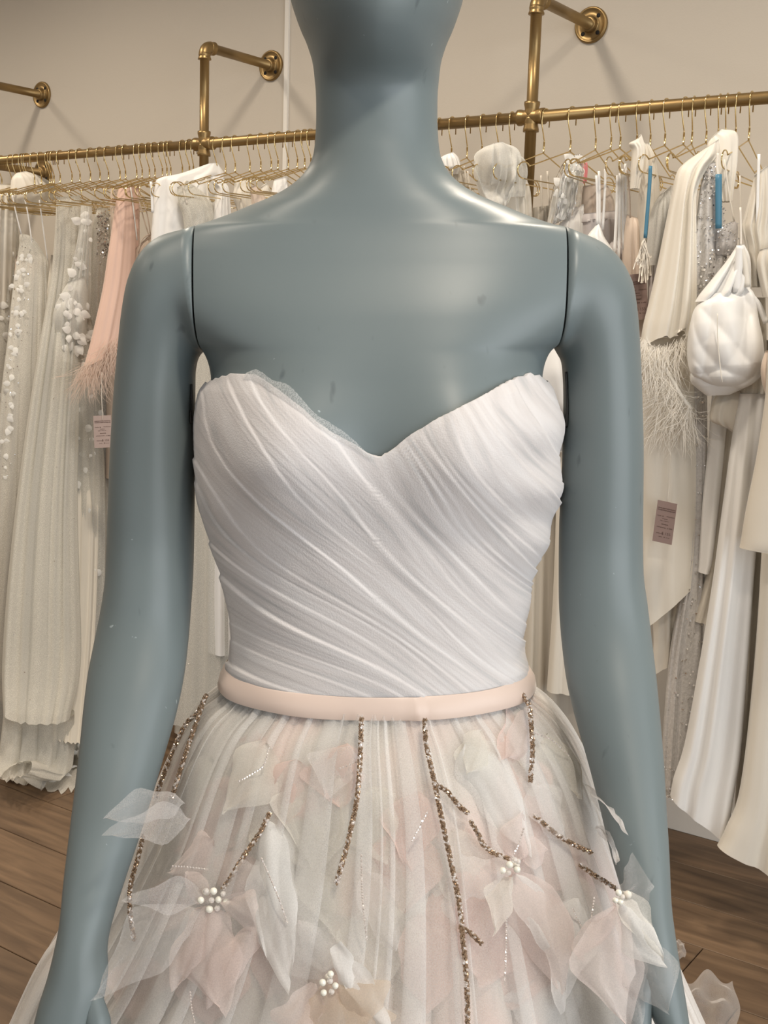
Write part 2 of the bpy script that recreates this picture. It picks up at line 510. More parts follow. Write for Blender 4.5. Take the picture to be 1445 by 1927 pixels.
floor = slab('floor', A0 - 0.1, A1 + 0.1, P0_ - 0.1, P1_ + 0.1, -0.1, -0.008, M['wood'])
slab('ceiling', A0 - 0.1, A1 + 0.1, P0_ - 0.1, P1_ + 0.1, CEIL, CEIL + 0.1, M['ceil'])
slab('wall_back', A0 - 0.1, A1 + 0.1, WALL_P, WALL_P + 0.1, -0.008, CEIL, M['wall'])
slab('wall_left', A1, A1 + 0.1, P0_, WALL_P, -0.008, CEIL, M['wall'])
def wall_with_window(name, side, lo, hi, w0, w1, z0, z1, idx):
    mb = MB()
    def bx(s0, s1, za, zb):
        if side == 'right':
            c = U*(A0 - 0.05) + N*(s0+s1)/2; ax, ay = U*0.05, N*(s1-s0)/2
        else:
            c = N*(P0_ - 0.05) + U*(s0+s1)/2; ax, ay = N*0.05, U*(s1-s0)/2
        mb.box(c + ZV*(za+zb)/2, ax, ay, ZV*(zb-za)/2)
    bx(lo, w0, 0, CEIL); bx(w1, hi, 0, CEIL); bx(w0, w1, 0, z0); bx(w0, w1, z1, CEIL)
    w = mb.build(name, M['wall'], smooth=False); w['kind'] = 'structure'
    fr = MB()
    def fb(s0, s1, za, zb):
        if side == 'right':
            c = U*(A0 - 0.05) + N*(s0+s1)/2; ax, ay = U*0.03, N*(s1-s0)/2
        else:
            c = N*(P0_ - 0.05) + U*(s0+s1)/2; ax, ay = N*0.03, U*(s1-s0)/2
        fr.box(c + ZV*(za+zb)/2, ax, ay, ZV*(zb-za)/2)
    fb(w0, w0+.06, z0, z1); fb(w1-.06, w1, z0, z1); fb(w0, w1, z0, z0+.06); fb(w0, w1, z1-.06, z1)
    fb((w0+w1)/2-.03, (w0+w1)/2+.03, z0, z1)
    o = fr.build('window_%d' % idx, M['trim'], smooth=False); o['kind'] = 'structure'
wall_with_window('wall_right', 'right', P0_, WALL_P, -1.8, 2.0, 0.35, 2.65, 1)
wall_with_window('wall_front', 'front', A0, A1, -0.5, 2.9, 0.5, 2.65, 2)
slab('baseboard_back', A0, A1, WALL_P - 0.014, WALL_P, 0.0, 0.085, M['trim'])
# narrow pale strip covering a wall joint
tx = np.dot(on_plane(541, 120, N*WALL_P, N), U)
slab('trim_1', tx - 0.0075, tx + 0.0075, WALL_P - 0.008, WALL_P, 0.085, CEIL, M['trim'])

# planks run along the wall
pw, pl = 0.19, 1.9
bm = bmesh.new()
bmesh.ops.create_cube(bm, size=1.0)
for v in bm.verts:
    v.co = Vector((v.co.x*(pl-0.0025), v.co.y*(pw-0.0025), v.co.z*0.008))
bmesh.ops.bevel(bm, geom=[e for e in bm.edges if all(v.co.z > 0 for v in e.verts)], offset=0.0012, segments=1, affect='EDGES')
pme = bpy.data.meshes.new('plank'); bm.to_mesh(pme); bm.free()
pme.materials.append(M['wood'])
ang = math.atan2(U[1], U[0])
row = 0
p = WALL_P - 0.014 - pw/2
while p > -0.7:
    a = -1.6 - rng.uniform(0, pl)
    while a < A1 - pl/2:
        if a - pl/2 > A0:
            o = bpy.data.objects.new('plank', pme)
            COL.objects.link(o); o.parent = floor
            o.location = Vector(U*a + N*p + ZV*(-0.004)) - floor.location
            o.rotation_euler = (0, 0, ang)
        a += pl
    p -= pw; row += 1

# downlight fittings in the ceiling
for i, (a, p, en) in enumerate(DOWN):
    c = np.array(wpt(a, p, CEIL))
    e = empty('downlight', c)
    tag(e, 'round white recessed downlight in the ceiling', 'downlight', 'ceiling downlights')
    MB().lathe((0, 0, 0), -ZV, [(0, 0.062), (0.006, 0.062), (0.008, 0.055), (0.008, 0.045), (0.0, 0.043)], 24).build('rim', M['trim'], e)
    MB().lathe((0, 0, 0), -ZV, [(0.002, 0.043), (0.002, 0.0005)], 24).build('lens', M['trim'], e)

# ------------------------------------------------------------------ pipe clothes rack
PR = 0.0142
rack_a = [along_of(1000), along_of(384)]
step = rack_a[1] - rack_a[0]
rack_a.append(rack_a[1] + step)
rack_base = U*rack_a[1] + N*RAIL_P
rack = empty('pipe_clothes_rack', rack_base)
tag(rack, 'gold pipe clothes rack bolted to the greige wall', 'clothes rack')
ELB_Z = CAMH + 0.857*0.93
def rb(mb, name, parent=rack, org=None):
    return mb.build(name, M['brass'], parent, origin=rack_base if org is None else org)
# rail in lengths between the crosses
ends = [0.25] + rack_a
for a0, a1 in zip(ends[:-1], ends[1:]):
    rb(MB().tube([U*(a0+0.012) + N*RAIL_P + ZV*RAIL_Z, U*(a1-0.012) + N*RAIL_P + ZV*RAIL_Z], PR, 20), 'rail')
def collar(mb, c, ax, L, r):
    mb.lathe(c, ax, [(0, r*0.9), (0.0, r), (L*0.18, r*1.02), (L*0.45, r*0.97), (L*0.55, r*0.97), (L*0.82, r*1.1), (L, r*1.1), (L, PR*0.98)], 20)
for a in rack_a:
    c = U*a + N*RAIL_P
    zc = c + ZV*RAIL_Z
    rb(MB().tube([c + ZV*0.012, c + ZV*(RAIL_Z - 0.01)], PR, 20).tube([c + ZV*(RAIL_Z + 0.01), c + ZV*(ELB_Z - 0.012)], PR, 20), 'post')
    mb = MB()
    for ax in (U, -U, ZV, -ZV):
        collar(mb, zc, ax, 0.036, PR*1.28)
    mb.lathe(zc, ZV, [(-0.018, 0.004), (-0.015, 0.013), (0, 0.0195), (0.015, 0.013), (0.018, 0.004)], 20)
    rb(mb, 'cross_fitting')
    # elbow
    pts = []
    r = 0.024
    for k in range(9):
        th = k/8*math.pi/2
        pts.append(c + ZV*(ELB_Z - r + r*math.sin(th)) + N*(r - r*math.cos(th)))
    mb = MB().tube(pts, PR*1.26, 20)
    collar(mb, c + ZV*(ELB_Z - r + 0.004), -ZV, 0.018, PR*1.28)
    collar(mb, c + ZV*ELB_Z + N*(r - 0.004), N, 0.018, PR*1.28)
    rb(mb, 'elbow')
    levels = [ELB_Z] if a != rack_a[2] else [ELB_Z, RAIL_Z]
    for zl in levels:
        rb(MB().tube([c + ZV*zl + N*0.028, c + ZV*zl + N*(WALL_P - RAIL_P - 0.012)], PR, 20), 'wall_arm')
        wc = c + ZV*zl + N*(WALL_P - RAIL_P)
        e = MB().lathe(wc, -N, [(0, 0.047), (0.006, 0.047), (0.0085, 0.0455), (0.0085, 0.041), (0.0068, 0.039), (0.0062, 0.022), (0.009, 0.0205), (0.020, 0.0195), (0.022, 0.0185), (0.022, PR*0.98)], 40)
        fl = rb(e, 'wall_flange')
        for k in range(4):
            th = math.pi/4 + k*math.pi/2
            hc = wc - N*0.0069 + U*0.0305*math.cos(th) + ZV*0.0305*math.sin(th)
            MB().lathe(hc, -N, [(0, 0.0058), (0.0004, 0.0056), (0.0004, 0.0003)], 14).build('screw_hole', M['hole'], fl, origin=rack_base)
    rb(MB().lathe(c, ZV, [(0, 0.046), (0.006, 0.046), (0.008, 0.044), (0.008, 0.022), (0.022, 0.019), (0.022, PR)], 32), 'floor_flange')

# ------------------------------------------------------------------ wire hangers
def hanger_path():
    pts = []
    r = PR + 0.0022
    pts.append((0.0165, -0.026)); pts.append((r, -0.006))
    for k in range(0, 9):
        th = k/8*math.pi
        pts.append((r*math.cos(th), r*math.sin(th)))
    pts += [(-r, -0.010), (-0.0155, -0.022), (-0.002, -0.056), (0.0, -0.062), (0.0, -0.090)]
    hook = pts
    def side(s):
        return [(0.0, -0.090), (s*0.02, -0.0955), (s*0.145, -0.137), (s*0.158, -0.1395), (s*0.165, -0.136), (s*0.176, -0.1335),
                (s*0.190, -0.137), (s*0.2, -0.147), (s*0.201, -0.158), (s*0.194, -0.168), (s*0.18, -0.172)]
    left = side(-1); right = side(1)
    return hook, left, right
hk, hl, hr = hanger_path()
def q3(pts): return [np.array([x, 0, z]) for x, z in pts]
mbh = MB()
mbh.tube(catmull(q3(hk), 2), 0.0016, 6)
mbh.tube(catmull(q3(hl), 2), 0.0016, 6)
mbh.tube(catmull(q3(hr), 2), 0.0016, 6)
mbh.tube(q3([(-0.18, -0.172), (0.18, -0.172)]), 0.0016, 6)
mbh.tube(q3([(0, -0.062), (0, -0.091)]), 0.0023, 8)
hang_me = None
HANGERS = []
HOOKS = [x/3.6125 for x in (8, 75, 112, 152, 170, 183, 232, 278, 333, 348, 368, 410, 490, 543, 617, 680, 736, 813, 852, 930, 968, 1013, 1052, 1102, 1133, 1160, 1242, 1290)]
HOOKS += [280 + x*0.2353 for x in (362, 541, 620, 690, 813, 897, 980, 1040, 1120, 1195, 1250, 1297)]
HOOKS += [820 + x*0.4325 for x in (17, 73, 140, 207, 278, 333, 480, 595, 700, 773, 812, 883, 940, 1005, 1087, 1125, 1185, 1238, 1270, 1318, 1375)]
for i, hx in enumerate(HOOKS):
    a = along_of(hx)
    if hang_me is None:
        o = mbh.build('wire_hanger', M['wire']); hang_me = o.data
    else:
        o = bpy.data.objects.new('wire_hanger', hang_me); COL.objects.link(o)
    o.location = wpt(a, RAIL_P, RAIL_Z)
    yaw = math.atan2(N[1], N[0]) + math.radians(rng.uniform(-9, 9))
    o.rotation_euler = (math.radians(rng.uniform(-2, 2)), 0, yaw)
    tag(o, 'gold wire hanger hooked over the pipe rail', 'hanger', 'gold wire hangers on the rail')
    HANGERS.append((hx, o))


# ------------------------------------------------------------------ garments on the rail
def gplane(hx, phi, q):
    a = along_of(hx)
    P0 = U*a + N*(RAIL_P + q)
    f = math.radians(phi)
    dv = N*math.cos(f) - U*math.sin(f)           # direction across the garment
    nv = np.array([dv[1], -dv[0], 0.0])          # faces the camera side
    if np.dot(nv, CAM - P0) < 0: nv = -nv
    return P0, dv, nv

class Garment:
    def __init__(s, name, label, cat, hx, phi=20, q=-0.10, group='dresses and robes hung on the rail'):
        s.P0, s.dv, s.nv = gplane(hx, phi, q)
        s.off = 0.0
        s.root = empty(name, (0, 0, 0))
        tag(s.root, label, cat, group)
        s.seed = int(hx*13 + phi) % 9973
        if cat not in ('price tag', 'ribbon'):
            k_ = min(range(len(HANGERS)), key=lambda i: abs(HANGERS[i][0] - hx) + (1e6 if HANGERS[i][1].get('used') else 0))
            if abs(HANGERS[k_][0] - hx) < 20:
                ho = HANGERS[k_][1]; ho['used'] = 1
                ho['label'] = 'gold wire hanger carrying the ' + name.replace('_', ' ')
        s.low = None
    def pt(s, x, y, off=0.0):
        P = on_plane(x, y, s.P0 + s.nv*off, s.nv)
        return P
    def loft(s, name, rows, th, mat, folds=(5, 0.35), seed=0, off=0.0, seg=56, sub=6, hem=0.0, flat=False, label=None, drift=1.0, flare=0.0, crumple=0.0, cf=28.0):
        """rows: (xl, yl, xr, yr) picture rows of the left and right outline, th: half thickness"""
        r = np.random.default_rng(s.seed + seed*31 + 1)
        R = catmull(np.array(rows, float), sub)
        n = len(R)
        k, amp = folds
        fr = [(k*r.uniform(0.6, 1.5), r.uniform(0, 6.28), r.uniform(0.4, 1.0), r.uniform(-1.6, 1.6)*drift) for _ in range(4)]
        tot = sum(f[2] for f in fr)
        wv = r.normal(0, 1, (5, 3)); wv /= np.linalg.norm(wv, axis=1)[:, None]; wv *= cf*r.uniform(0.5, 1.6, (5, 1)); wp = r.uniform(0, 6.28, 5)
        G = np.zeros((n, seg, 3))
        thv = np.interp(np.linspace(0, 1, n), np.linspace(0, 1, len(th)) if hasattr(th, '__len__') else [0, 1], th if hasattr(th, '__len__') else [th, th])
        for i in range(n):
            xl, yl, xr, yr = R[i]
            t = i/(n - 1)
            of = off + flare*max(0, t - 0.15)**1.6
            L = s.pt(xl, yl, of); Q = s.pt(xr, yr, of)
            C = (L + Q)/2; A = (Q - L)/2
            ease = min(1, 0.25 + t*1.6)
            for j in range(seg):
                a = 2*math.pi*j/seg
                c, sn = math.cos(a), math.sin(a)
                w = sum(f[2]*(math.sin(f[0]*c*math.pi + f[1] + f[3]*t) + 0.3*math.sin(2*(f[0]*c*math.pi + f[1] + f[3]*t) + 0.8)) for f in fr)/tot
                fold = amp*thv[i]*w*ease
                sidef = (1 - c*c)**0.35
                P = C + A*c + s.nv*(thv[i]*math.copysign(abs(sn)**0.8, sn) + fold*sidef*(1 if sn > 0 else 0.6))
                if crumple:
                    cr_ = sum(abs(math.sin(float(np.dot(wv[k_], P)) + wp[k_])) for k_ in range(5))/5 - 0.6
                    P = P + s.nv*crumple*cr_*(1 if sn > 0 else 0.5)
                if hem and i >= n - 2:
                    P = P + ZV*hem*w
                G[i, j] = P
        G[..., 2] = np.maximum(G[..., 2], 0.004)
        Fc = grid_faces(n, seg, True)
        V = G.reshape(-1, 3)
        Fc = Fc + [tuple(reversed(range(seg)))]
        o = mesh_obj(name, V, Fc, M[mat], s.root, not flat)
        if label: o['label'] = label
        zm = G[..., 2].min()
        s.low = zm if s.low is None else min(s.low, zm)
        return G
    def strap(s, name, pts, w, mat, off=0.0, th=0.0006, label=None):
        P = np.array([s.pt(x, y, off) for x, y in catmull(np.array(pts, float), 5)])
        T = np.gradient(P, axis=0); T /= np.linalg.norm(T, axis=1)[:, None]
        sd = np.cross(T, s.nv); sd /= np.linalg.norm(sd, axis=1)[:, None]
        V = []
        for i in range(len(P)):
            for a, b in ((-1, 0.4), (-1, -0.4), (0, -1), (1, -0.4), (1, 0.4), (0, 1)):
                V.append(P[i] + sd[i]*a*w/2 + s.nv*b*max(th, w*0.16))
        Fc = grid_faces(len(P), 6, True) + [tuple(range(6)), tuple(reversed(range((len(P)-1)*6, len(P)*6)))]
        o = mesh_obj(name, V, Fc, M[mat], s.root)
        if label: o['label'] = label
        return o
    def front(s, G, t, u):
        n, seg = G.shape[:2]
        i = min(n - 1, max(0, int(t*(n - 1))))
        a = math.acos(max(-1, min(1, u)))
        j = int(round(a/(2*math.pi)*seg)) % seg
        P = G[i, j]
        return P
    def glitter(s, G, n, mat, size=0.0022, t=(0, 1), u=(-0.95, 0.95), name='sequins', seed=0, dense=1.0):
        r = np.random.default_rng(s.seed + 77 + seed)
        mb = MB()
        for _ in range(n):
            tt = r.uniform(*t)**dense; uu = r.uniform(*u)
            P = s.front(G, tt, uu) + s.nv*0.002 + s.dv*r.normal(0, 0.004) + ZV*r.normal(0, 0.006)
            nn = s.nv + r.normal(0, 0.45, 3); nn /= np.linalg.norm(nn)
            ra = size*r.choice([0.5, 0.8, 1.0, 1.3])
            mb.lathe(P, nn, [(0, ra), (ra*0.25, ra*0.75), (ra*0.25, ra*0.02)], 7)
        o = mb.build(name, M[mat], s.root, smooth=False)
        o['kind'] = 'stuff'
    def petals(s, G, n, mat, size=0.012, t=(0, 1), u=(-0.9, 0.9), seed=0, name='petal'):
        r = np.random.default_rng(s.seed + 5 + seed)
        me = None
        for k in range(n):
            P = s.front(G, r.uniform(*t), r.uniform(*u)) + s.nv*0.004
            if me is None:
                V = []
                for i in range(6):
                    tt = i/5
                    w = 0.5*math.sin(math.pi*min(1, 0.08 + tt*0.92)**0.8) + 0.02
                    for j in range(4):
                        q = -1 + 2*j/3
                        V.append((w*q*0.8, 0.10*math.sin(math.pi*tt) - 0.12*w*q*q, -tt))
                o = mesh_obj(name, V, grid_faces(6, 4), M[mat], s.root); me = o.data
            else:
                o = bpy.data.objects.new(name, me); COL.objects.link(o); o.parent = s.root
            sc = size*r.uniform(0.6, 1.5)
            o.scale = (sc, sc, sc)
            o.location = P
            # petal's y axis faces out of the cloth
            ang = math.atan2(s.nv[1], s.nv[0]) - math.pi/2
            o.rotation_euler = (r.uniform(-0.2, 0.35), r.uniform(-2.6, 2.6), ang + r.uniform(-.4, .4))
    def feathers(s, line, n, length, mat, dirs=(-0.3, 1.0), off=(0.0, 0.03), seed=0, name='feather_trim', curl=0.5, width=0.0013):
        r = np.random.default_rng(s.seed + 19 + seed)
        L = catmull(np.array(line, float), 10)
        V, Fc = [], []
        for _ in range(n):
            x, y = L[r.integers(0, len(L))] + r.normal(0, 4, 2)
            ln = length*r.uniform(0.35, 1.15)
            d = np.array([dirs[0] + r.normal(0, 0.4), dirs[1] + r.normal(0, 0.22)]); d /= np.linalg.norm(d)
            cv = r.normal(0, curl)
            of = r.uniform(*off)
            prev = len(V)
            m = 6
            px_ = np.array([x, y], float); dd = d.copy()
            w = width*r.uniform(0.5, 1.3)
            for i in range(m):
                t = i/(m - 1)
                P = s.pt(px_[0], px_[1], of + 0.014*math.sin(t*2.2 + cv))
                ww = w*(0.35 + math.sin(math.pi*(0.15 + 0.8*t)))*0.7
                side = s.dv if abs(dd[1]) > abs(dd[0])*0.6 else ZV
                V += [P - side*ww/2, P + side*ww/2]
                ca, sa = math.cos(cv*0.25), math.sin(cv*0.25)
                dd = np.array([dd[0]*ca - dd[1]*sa, dd[0]*sa + dd[1]*ca])
                dd[1] += 0.06; dd /= np.linalg.norm(dd)
                px_ = px_ + dd*ln/(m - 1)
            for i in range(m - 1):
                a = prev + 2*i
                Fc.append((a, a+1, a+3, a+2))
        o = mesh_obj(name, V, Fc, M[mat], s.root)
        o['kind'] = 'stuff'
    def done(s):
        # put the root at the garment's lowest point, keep the children where they are
        c = s.P0.copy(); c[2] = s.low if s.low is not None else 0.5
        s.root.location = c
        for ch in s.root.children:
            if ch.location.length > 1e-9:
                ch.location = Vector(ch.location) - Vector(c)
            else:
                ch.location = -Vector(c)
        return s

def long_rows(pts): return pts

# ---- left part of the rail, walking towards the mannequin
g = Garment('beaded_tulle_gown', 'grey tulle gown with beaded white flowers, at the far end of the rail', 'gown', 3, 32, -0.05)
G = g.loft('skirt', [(-60,400,30,395),(-64,520,42,520),(-70,700,50,700),(-80,950,60,950),(-100,1200,70,1200),(-110,1400,72,1440)], [.03,.05,.06,.07,.08,.09], 'tulle_w', (7, .5), 1, flare=.5)
g.loft('lining', [(-52,420,24,420),(-58,700,38,700),(-80,1000,50,1000),(-95,1300,55,1320)], [.02,.04,.05,.06], 'cream', (6, .4), 2, off=-.02, flare=.5)
g.petals(G, 44, 'petal_w', .022, (.1, .8), (.0, .98))
g.glitter(G, 160, 'sequin', .0022, (.05, .75), (.0, .98)); g.done()

g = Garment('ivory_shawl_top', 'ivory satin wrap bundled over its hanger beside the lower wall flange', 'top', 42, 10, -0.10)
g.loft('wrap', [(32,325,48,322),(24,335,78,334),(22,352,100,350),(22,372,104,368),(30,384,96,382)], [.012,.03,.04,.035,.02], 'ivory', (4, .4), 1); g.done()
g = Garment('ivory_slip_dress', 'plain ivory slip hanging with a folded shoulder over the wire', 'dress', 22, 10, -0.02)
g.loft('body', [(-30,346,30,346),(-34,370,34,368),(-40,420,30,420),(-60,900,20,900),(-60,1100,20,1100)], [.01,.02,.025,.03,.03], 'ivory', (4, .4), 1); g.done()

g = Garment('strappy_tulle_gown', 'champagne-grey tulle gown on white spaghetti straps with a crystal trail', 'gown', 62, 36, -0.12)
G = G2 = g.loft('dress', [(37,441,40,439),(36,450,62,448),(36,462,88,486),(30,500,92,505),(22,560,94,560),(14,640,94,640),(4,720,98,720),(-8,850,108,850),(-20,1000,118,1000),(-34,1200,128,1200),(-50,1400,126,1430)], [.006,.02,.028,.034,.04,.045,.05,.06,.07,.08,.09], 'tulle_w', (7, .5), 1, flare=.6)
g.loft('lining', [(30,480,86,490),(20,600,86,600),(4,850,98,850),(-18,1200,116,1200),(-22,1310,118,1320)], [.02,.03,.04,.05,.06], 'champ', (6, .4), 3, off=-.02, flare=.5)
for p_ in ([(23,366),(30,400),(40,441)], [(43,360),(52,400),(60,456)], [(60,452),(50,500),(44,555)], [(74,376),(80,420),(90,493)]):
    g.strap('strap', p_, .0045, 'white', .02)
g.petals(G, 26, 'petal_w', .018, (.25, .5), (-.95, -.3))
g.petals(G2, 28, 'petal_w', .018, (.45, .75), (-.98, -.6), 3)
g.glitter(G, 90, 'sequin', .002, (.2, .5), (-.9, .1)); g.glitter(G2, 120, 'sequin', .002, (.45, .75), (-.9, -.3), seed=4); g.done()

g = Garment('sheer_ivory_gown', 'full sheer ivory tulle gown, plain with scattered tiny crystals', 'gown', 112, 40, -0.12)
G = g.loft('dress', [(106,372,150,368),(104,420,158,420),(98,500,160,500),(86,580,156,580),(72,660,152,660),(50,800,148,800),(30,950,146,950),(14,1100,150,1100),(4,1250,152,1250),(6,1340,132,1346)], [.012,.03,.04,.05,.06,.07,.08,.09,.10,.10], 'tulle_w', (7, .6), 2, hem=.012, flare=.85)
g.loft('lining', [(96,480,150,480),(70,700,144,700),(36,1000,136,1000),(20,1250,140,1250),(10,1400,136,1420),(2,1450,100,1460)], [.02,.04,.06,.07,.08,.08], 'cream', (6, .5), 3, off=-.03, hem=.006, flare=.9)
g.loft('underskirt', [(8,1330,140,1340),(0,1400,140,1410),(-8,1440,126,1450),(2,1462,60,1440)], [.07,.09,.10,.06], 'tulle_w', (6, .8), 4, off=0.62, hem=.008, flare=.3, crumple=.06)
g.glitter(G, 60, 'sequin', .0016, (0, 1)); g.done()

g = Garment('flower_tulle_gown', 'ivory tulle gown scattered with white cloth petals and a puffed sleeve', 'gown', 150, 42, -0.13)
G = g.loft('bodice', [(152,384,172,380),(150,420,174,420),(140,480,172,480),(126,540,172,540),(120,600,170,600)], [.01,.02,.03,.04,.045], 'organza', (4, .5), 1)
G1 = g.loft('sleeve', [(128,530,160,520),(104,575,166,560),(98,620,164,610),(102,660,158,655),(112,690,134,690)], [.02,.045,.055,.045,.01], 'organza', (4, .5), 2, off=.03, crumple=.04)
G2 = g.loft('skirt', [(122,600,172,600),(118,700,186,700),(114,850,196,850),(112,1000,200,1000),(104,1150,196,1150),(96,1300,186,1300),(80,1400,176,1410),(60,1440,172,1470),(54,1456,168,1492)], [.045,.055,.06,.065,.07,.08,.085,.09,.09], 'tulle_w', (8, .6), 3, hem=.005, flare=.85, crumple=.03)
g.loft('lining', [(128,600,168,600),(122,850,186,850),(116,1150,182,1150),(100,1380,164,1390)], [.03,.04,.05,.06], 'cream', (6, .4), 5, off=-.03, flare=.75)
g.petals(G, 26, 'petal_w', .024, (.15, 1)); g.petals(G1, 34, 'petal_w', .026, (.1, .95), seed=2)
g.petals(G2, 90, 'petal_w', .023, (.02, .98), (-.9, .95), seed=3); g.done()

g = Garment('crystal_tulle_gown', 'grey net gown with dark crystal sprays, beside the blush robe', 'gown', 172, 12, -0.12)
G = g.loft('body', [(184,392,202,388),(176,430,206,430),(172,500,206,500),(168,560,202,560),(166,700,204,700),(168,1000,214,1000),(160,1300,216,1300)], [.01,.02,.028,.035,.045,.06,.07], 'tulle_w', (5, .4), 1)
g.glitter(G, 120, 'sequin', .0032, (.04, .32), (-.8, .6)); g.glitter(G, 60, 'sequin_d', .003, (.08, .30), (-.8, .4), seed=3, name='dark_crystals')
g.loft('lining', [(186,410,200,410),(178,600,198,600),(176,1000,206,1000),(170,1280,208,1290)], [.01,.02,.04,.05], 'taupe', (4, .3), 2, off=-.01); g.done()

g = Garment('beige_beaded_dress', 'beige dress with a beaded strap edge, behind the blush robe', 'dress', 200, 12, -0.10)
G = g.loft('body', [(210,352,226,346),(208,380,232,378),(210,440,236,440),(206,600,236,600),(200,900,236,900)], [.008,.016,.022,.03,.03], 'champ', (4, .3), 1)
g.glitter(G, 60, 'sequin', .0018, (.05, .4), (-.95, -.5)); g.done()

g = Garment('blush_feather_robe', 'blush pink satin robe with a feathered cuff', 'robe', 257, 22, -0.17)
g.loft('sleeve', [(224,352,240,346),(220,375,250,372),(213,420,254,415),(204,480,254,475),(195,540,250,535),(182,600,240,596),(170,650,232,640),(159,690,224,652)], [.010,.02,.026,.03,.032,.034,.036,.036], 'blush', (3, .5), 1, off=.02)
g.loft('body', [(232,352,262,348),(230,420,262,418),(226,560,262,560),(214,660,258,655),(208,700,256,700)], [.012,.02,.03,.03,.03], 'blush', (3, .4), 2, off=-.02)
g.feathers([(160,688),(180,676),(205,662),(226,650)], 420, 80, 'feather_p', (-.35, 1), (.01, .06), 1)
g.feathers([(196,650),(210,640),(226,640)], 120, 70, 'feather_p', (-.05, 1), (.04, .07), 2)
g.strap('belt_loop', [(192,700),(191,740),(193,782)], .0025, 'cord', .06); g.done()

def price_tag(name, label, hx, phi, q, corners, card, off):
    g = Garment(name, label, 'price tag', hx, phi, q, group='price tags tied to the robes')
    c = [g.pt(x, y, off) for x, y in corners]        # tl, tr, br, bl
    cen = sum(c)/4
    e1 = (c[1] - c[0] + c[2] - c[3])/2; e2 = (c[3] - c[0] + c[2] - c[1])/2
    mb = MB().box(cen, e1/2, e2/2, g.nv*0.0004)
    mb.build('card', M[card], g.root, smooth=False)
    r = np.random.default_rng(int(hx))
    lines = [(0.17, .06, .96, .026), (0.215, .06, .96, .028), (0.36, .08, .30, .016), (0.36, .34, .40, .03), (0.35, .55, .96, .018), (0.42, .35, .62, .016), (0.47, .25, .38, .02), (0.47, .42, .70, .012), (0.55, .34, .68, .026), (0.63, .12, .60, .022), (0.63, .66, .72, .022), (0.63, .76, .92, .030), (0.78, .14, .46, .018), (0.86, .28, .46, .016), (0.855, .54, .62, .03), (0.86, .66, .84, .014)]
    pm = MB()
    for (v, u0, u1, h) in lines:
        # broken up like small type
        x = u0
        while x < u1 - 0.005:
            w = min(r.uniform(0.015, 0.05), u1 - x)
            P = cen + e1*(x + w/2 - .5) + e2*(v + r.uniform(-.003, .003) - .5) + g.nv*0.00055
            pm.box(P, e1*w*0.42, e2*h*0.5*r.uniform(.7, 1.05), g.nv*0.0001)
            x += w*1.12
    pm.build('printed_lines', M['ink'], g.root, smooth=False)
    # price
    cu = bpy.data.curves.new('price', 'FONT'); cu.body = '$ 155'; cu.size = 1.0; cu.align_x = 'CENTER'
    to = bpy.data.objects.new('price_src', cu); COL.objects.link(to)
    bpy.context.view_layer.update()
    pmesh = bpy.data.meshes.new_from_object(to)
    bpy.data.objects.remove(to)
    sc = np.linalg.norm(e2)*0.095
    ex, ey = e1/np.linalg.norm(e1), -e2/np.linalg.norm(e2)
    for v in pmesh.vertices:
        q_ = cen + e1*(.64 - .5) + e2*(.80 - .5) + ex*v.co.x*sc + ey*v.co.y*sc + g.nv*0.0007
        v.co = Vector(q_)
    pmesh.materials.clear(); pmesh.materials.append(M['ink'])
    po = bpy.data.objects.new('price', pmesh); COL.objects.link(po); po.parent = g.root
    g.low = min(p_[2] for p_ in c)
    return g
g = price_tag('price_tag', 'pale pink price tag hanging under the blush robe cuff', 257, 50, -0.24, [(174,783),(210,781),(210,842),(179,843)], 'tag_l', .03)
g.strap('string', [(192,770),(193,782),(192,790)], .0012, 'cord', .034); g.done()

g = Garment('champagne_camisole', 'champagne satin camisole on crossed thin straps beside the blush robe', 'top', 276, 18, -0.14)
g.loft('body', [(262,462,284,440),(256,470,288,465),(254,490,288,490),(250,560,288,560),(248,640,286,640)], [.006,.02,.024,.028,.028], 'champ', (3, .4), 1)
for p_ in ([(246,352),(252,400),(258,452)], [(258,362),(270,410),(281,446)], [(262,362),(276,400),(283,440)], [(283,440),(268,450),(260,475)]):
    g.strap('strap', p_, .004, 'white' if p_[0][0] == 246 else 'champ', .02)
g.done()

g = Garment('white_satin_robe', 'white satin robe with broad shoulder beneath the gold post', 'robe', 366, 28, -0.16)
g.loft('body', [(392,308,408,306),(340,326,420,324),(300,335,420,334),(292,350,420,348),(288,400,420,400),(284,480,420,480),(282,700,410,700),(280,950,405,950)], [.008,.02,.026,.03,.035,.04,.045,.05], 'white', (2, .4), 1, seg=72)
g.strap('lapel', [(284,342),(286,370),(287,400)], .008, 'white', .03); g.done()

g = Garment('sheer_strap_top', 'sheer beige tulle gown on clear straps, hung beside the white robe', 'gown', 388, 20, -0.17)
G = g.loft('bodice', [(334,352,352,340),(336,380,392,372),(346,410,402,410),(350,480,404,480),(352,640,420,640)], [.008,.018,.026,.03,.035], 'tulle_w', (5, .4), 1, off=.03)
G = g.loft('skirt', [(340,620,430,620),(338,700,440,700),(336,900,450,900),(332,1100,460,1100),(322,1300,470,1300),(318,1360,476,1370)], [.035,.04,.045,.05,.055,.06], 'tulle_w', (8, .5), 2, off=.03)
g.loft('lining', [(346,640,430,640),(344,900,444,900),(338,1200,456,1200),(330,1380,470,1390)], [.025,.03,.035,.04], 'cream', (6, .45), 3, off=.015)
g.glitter(G, 40, 'sequin', .0016, (0, 1))
for p_ in ([(350,340),(345,352),(352,385)], [(388,336),(390,360),(392,380)]):
    g.strap('strap', p_, .006, 'cord', .045)
g.done()

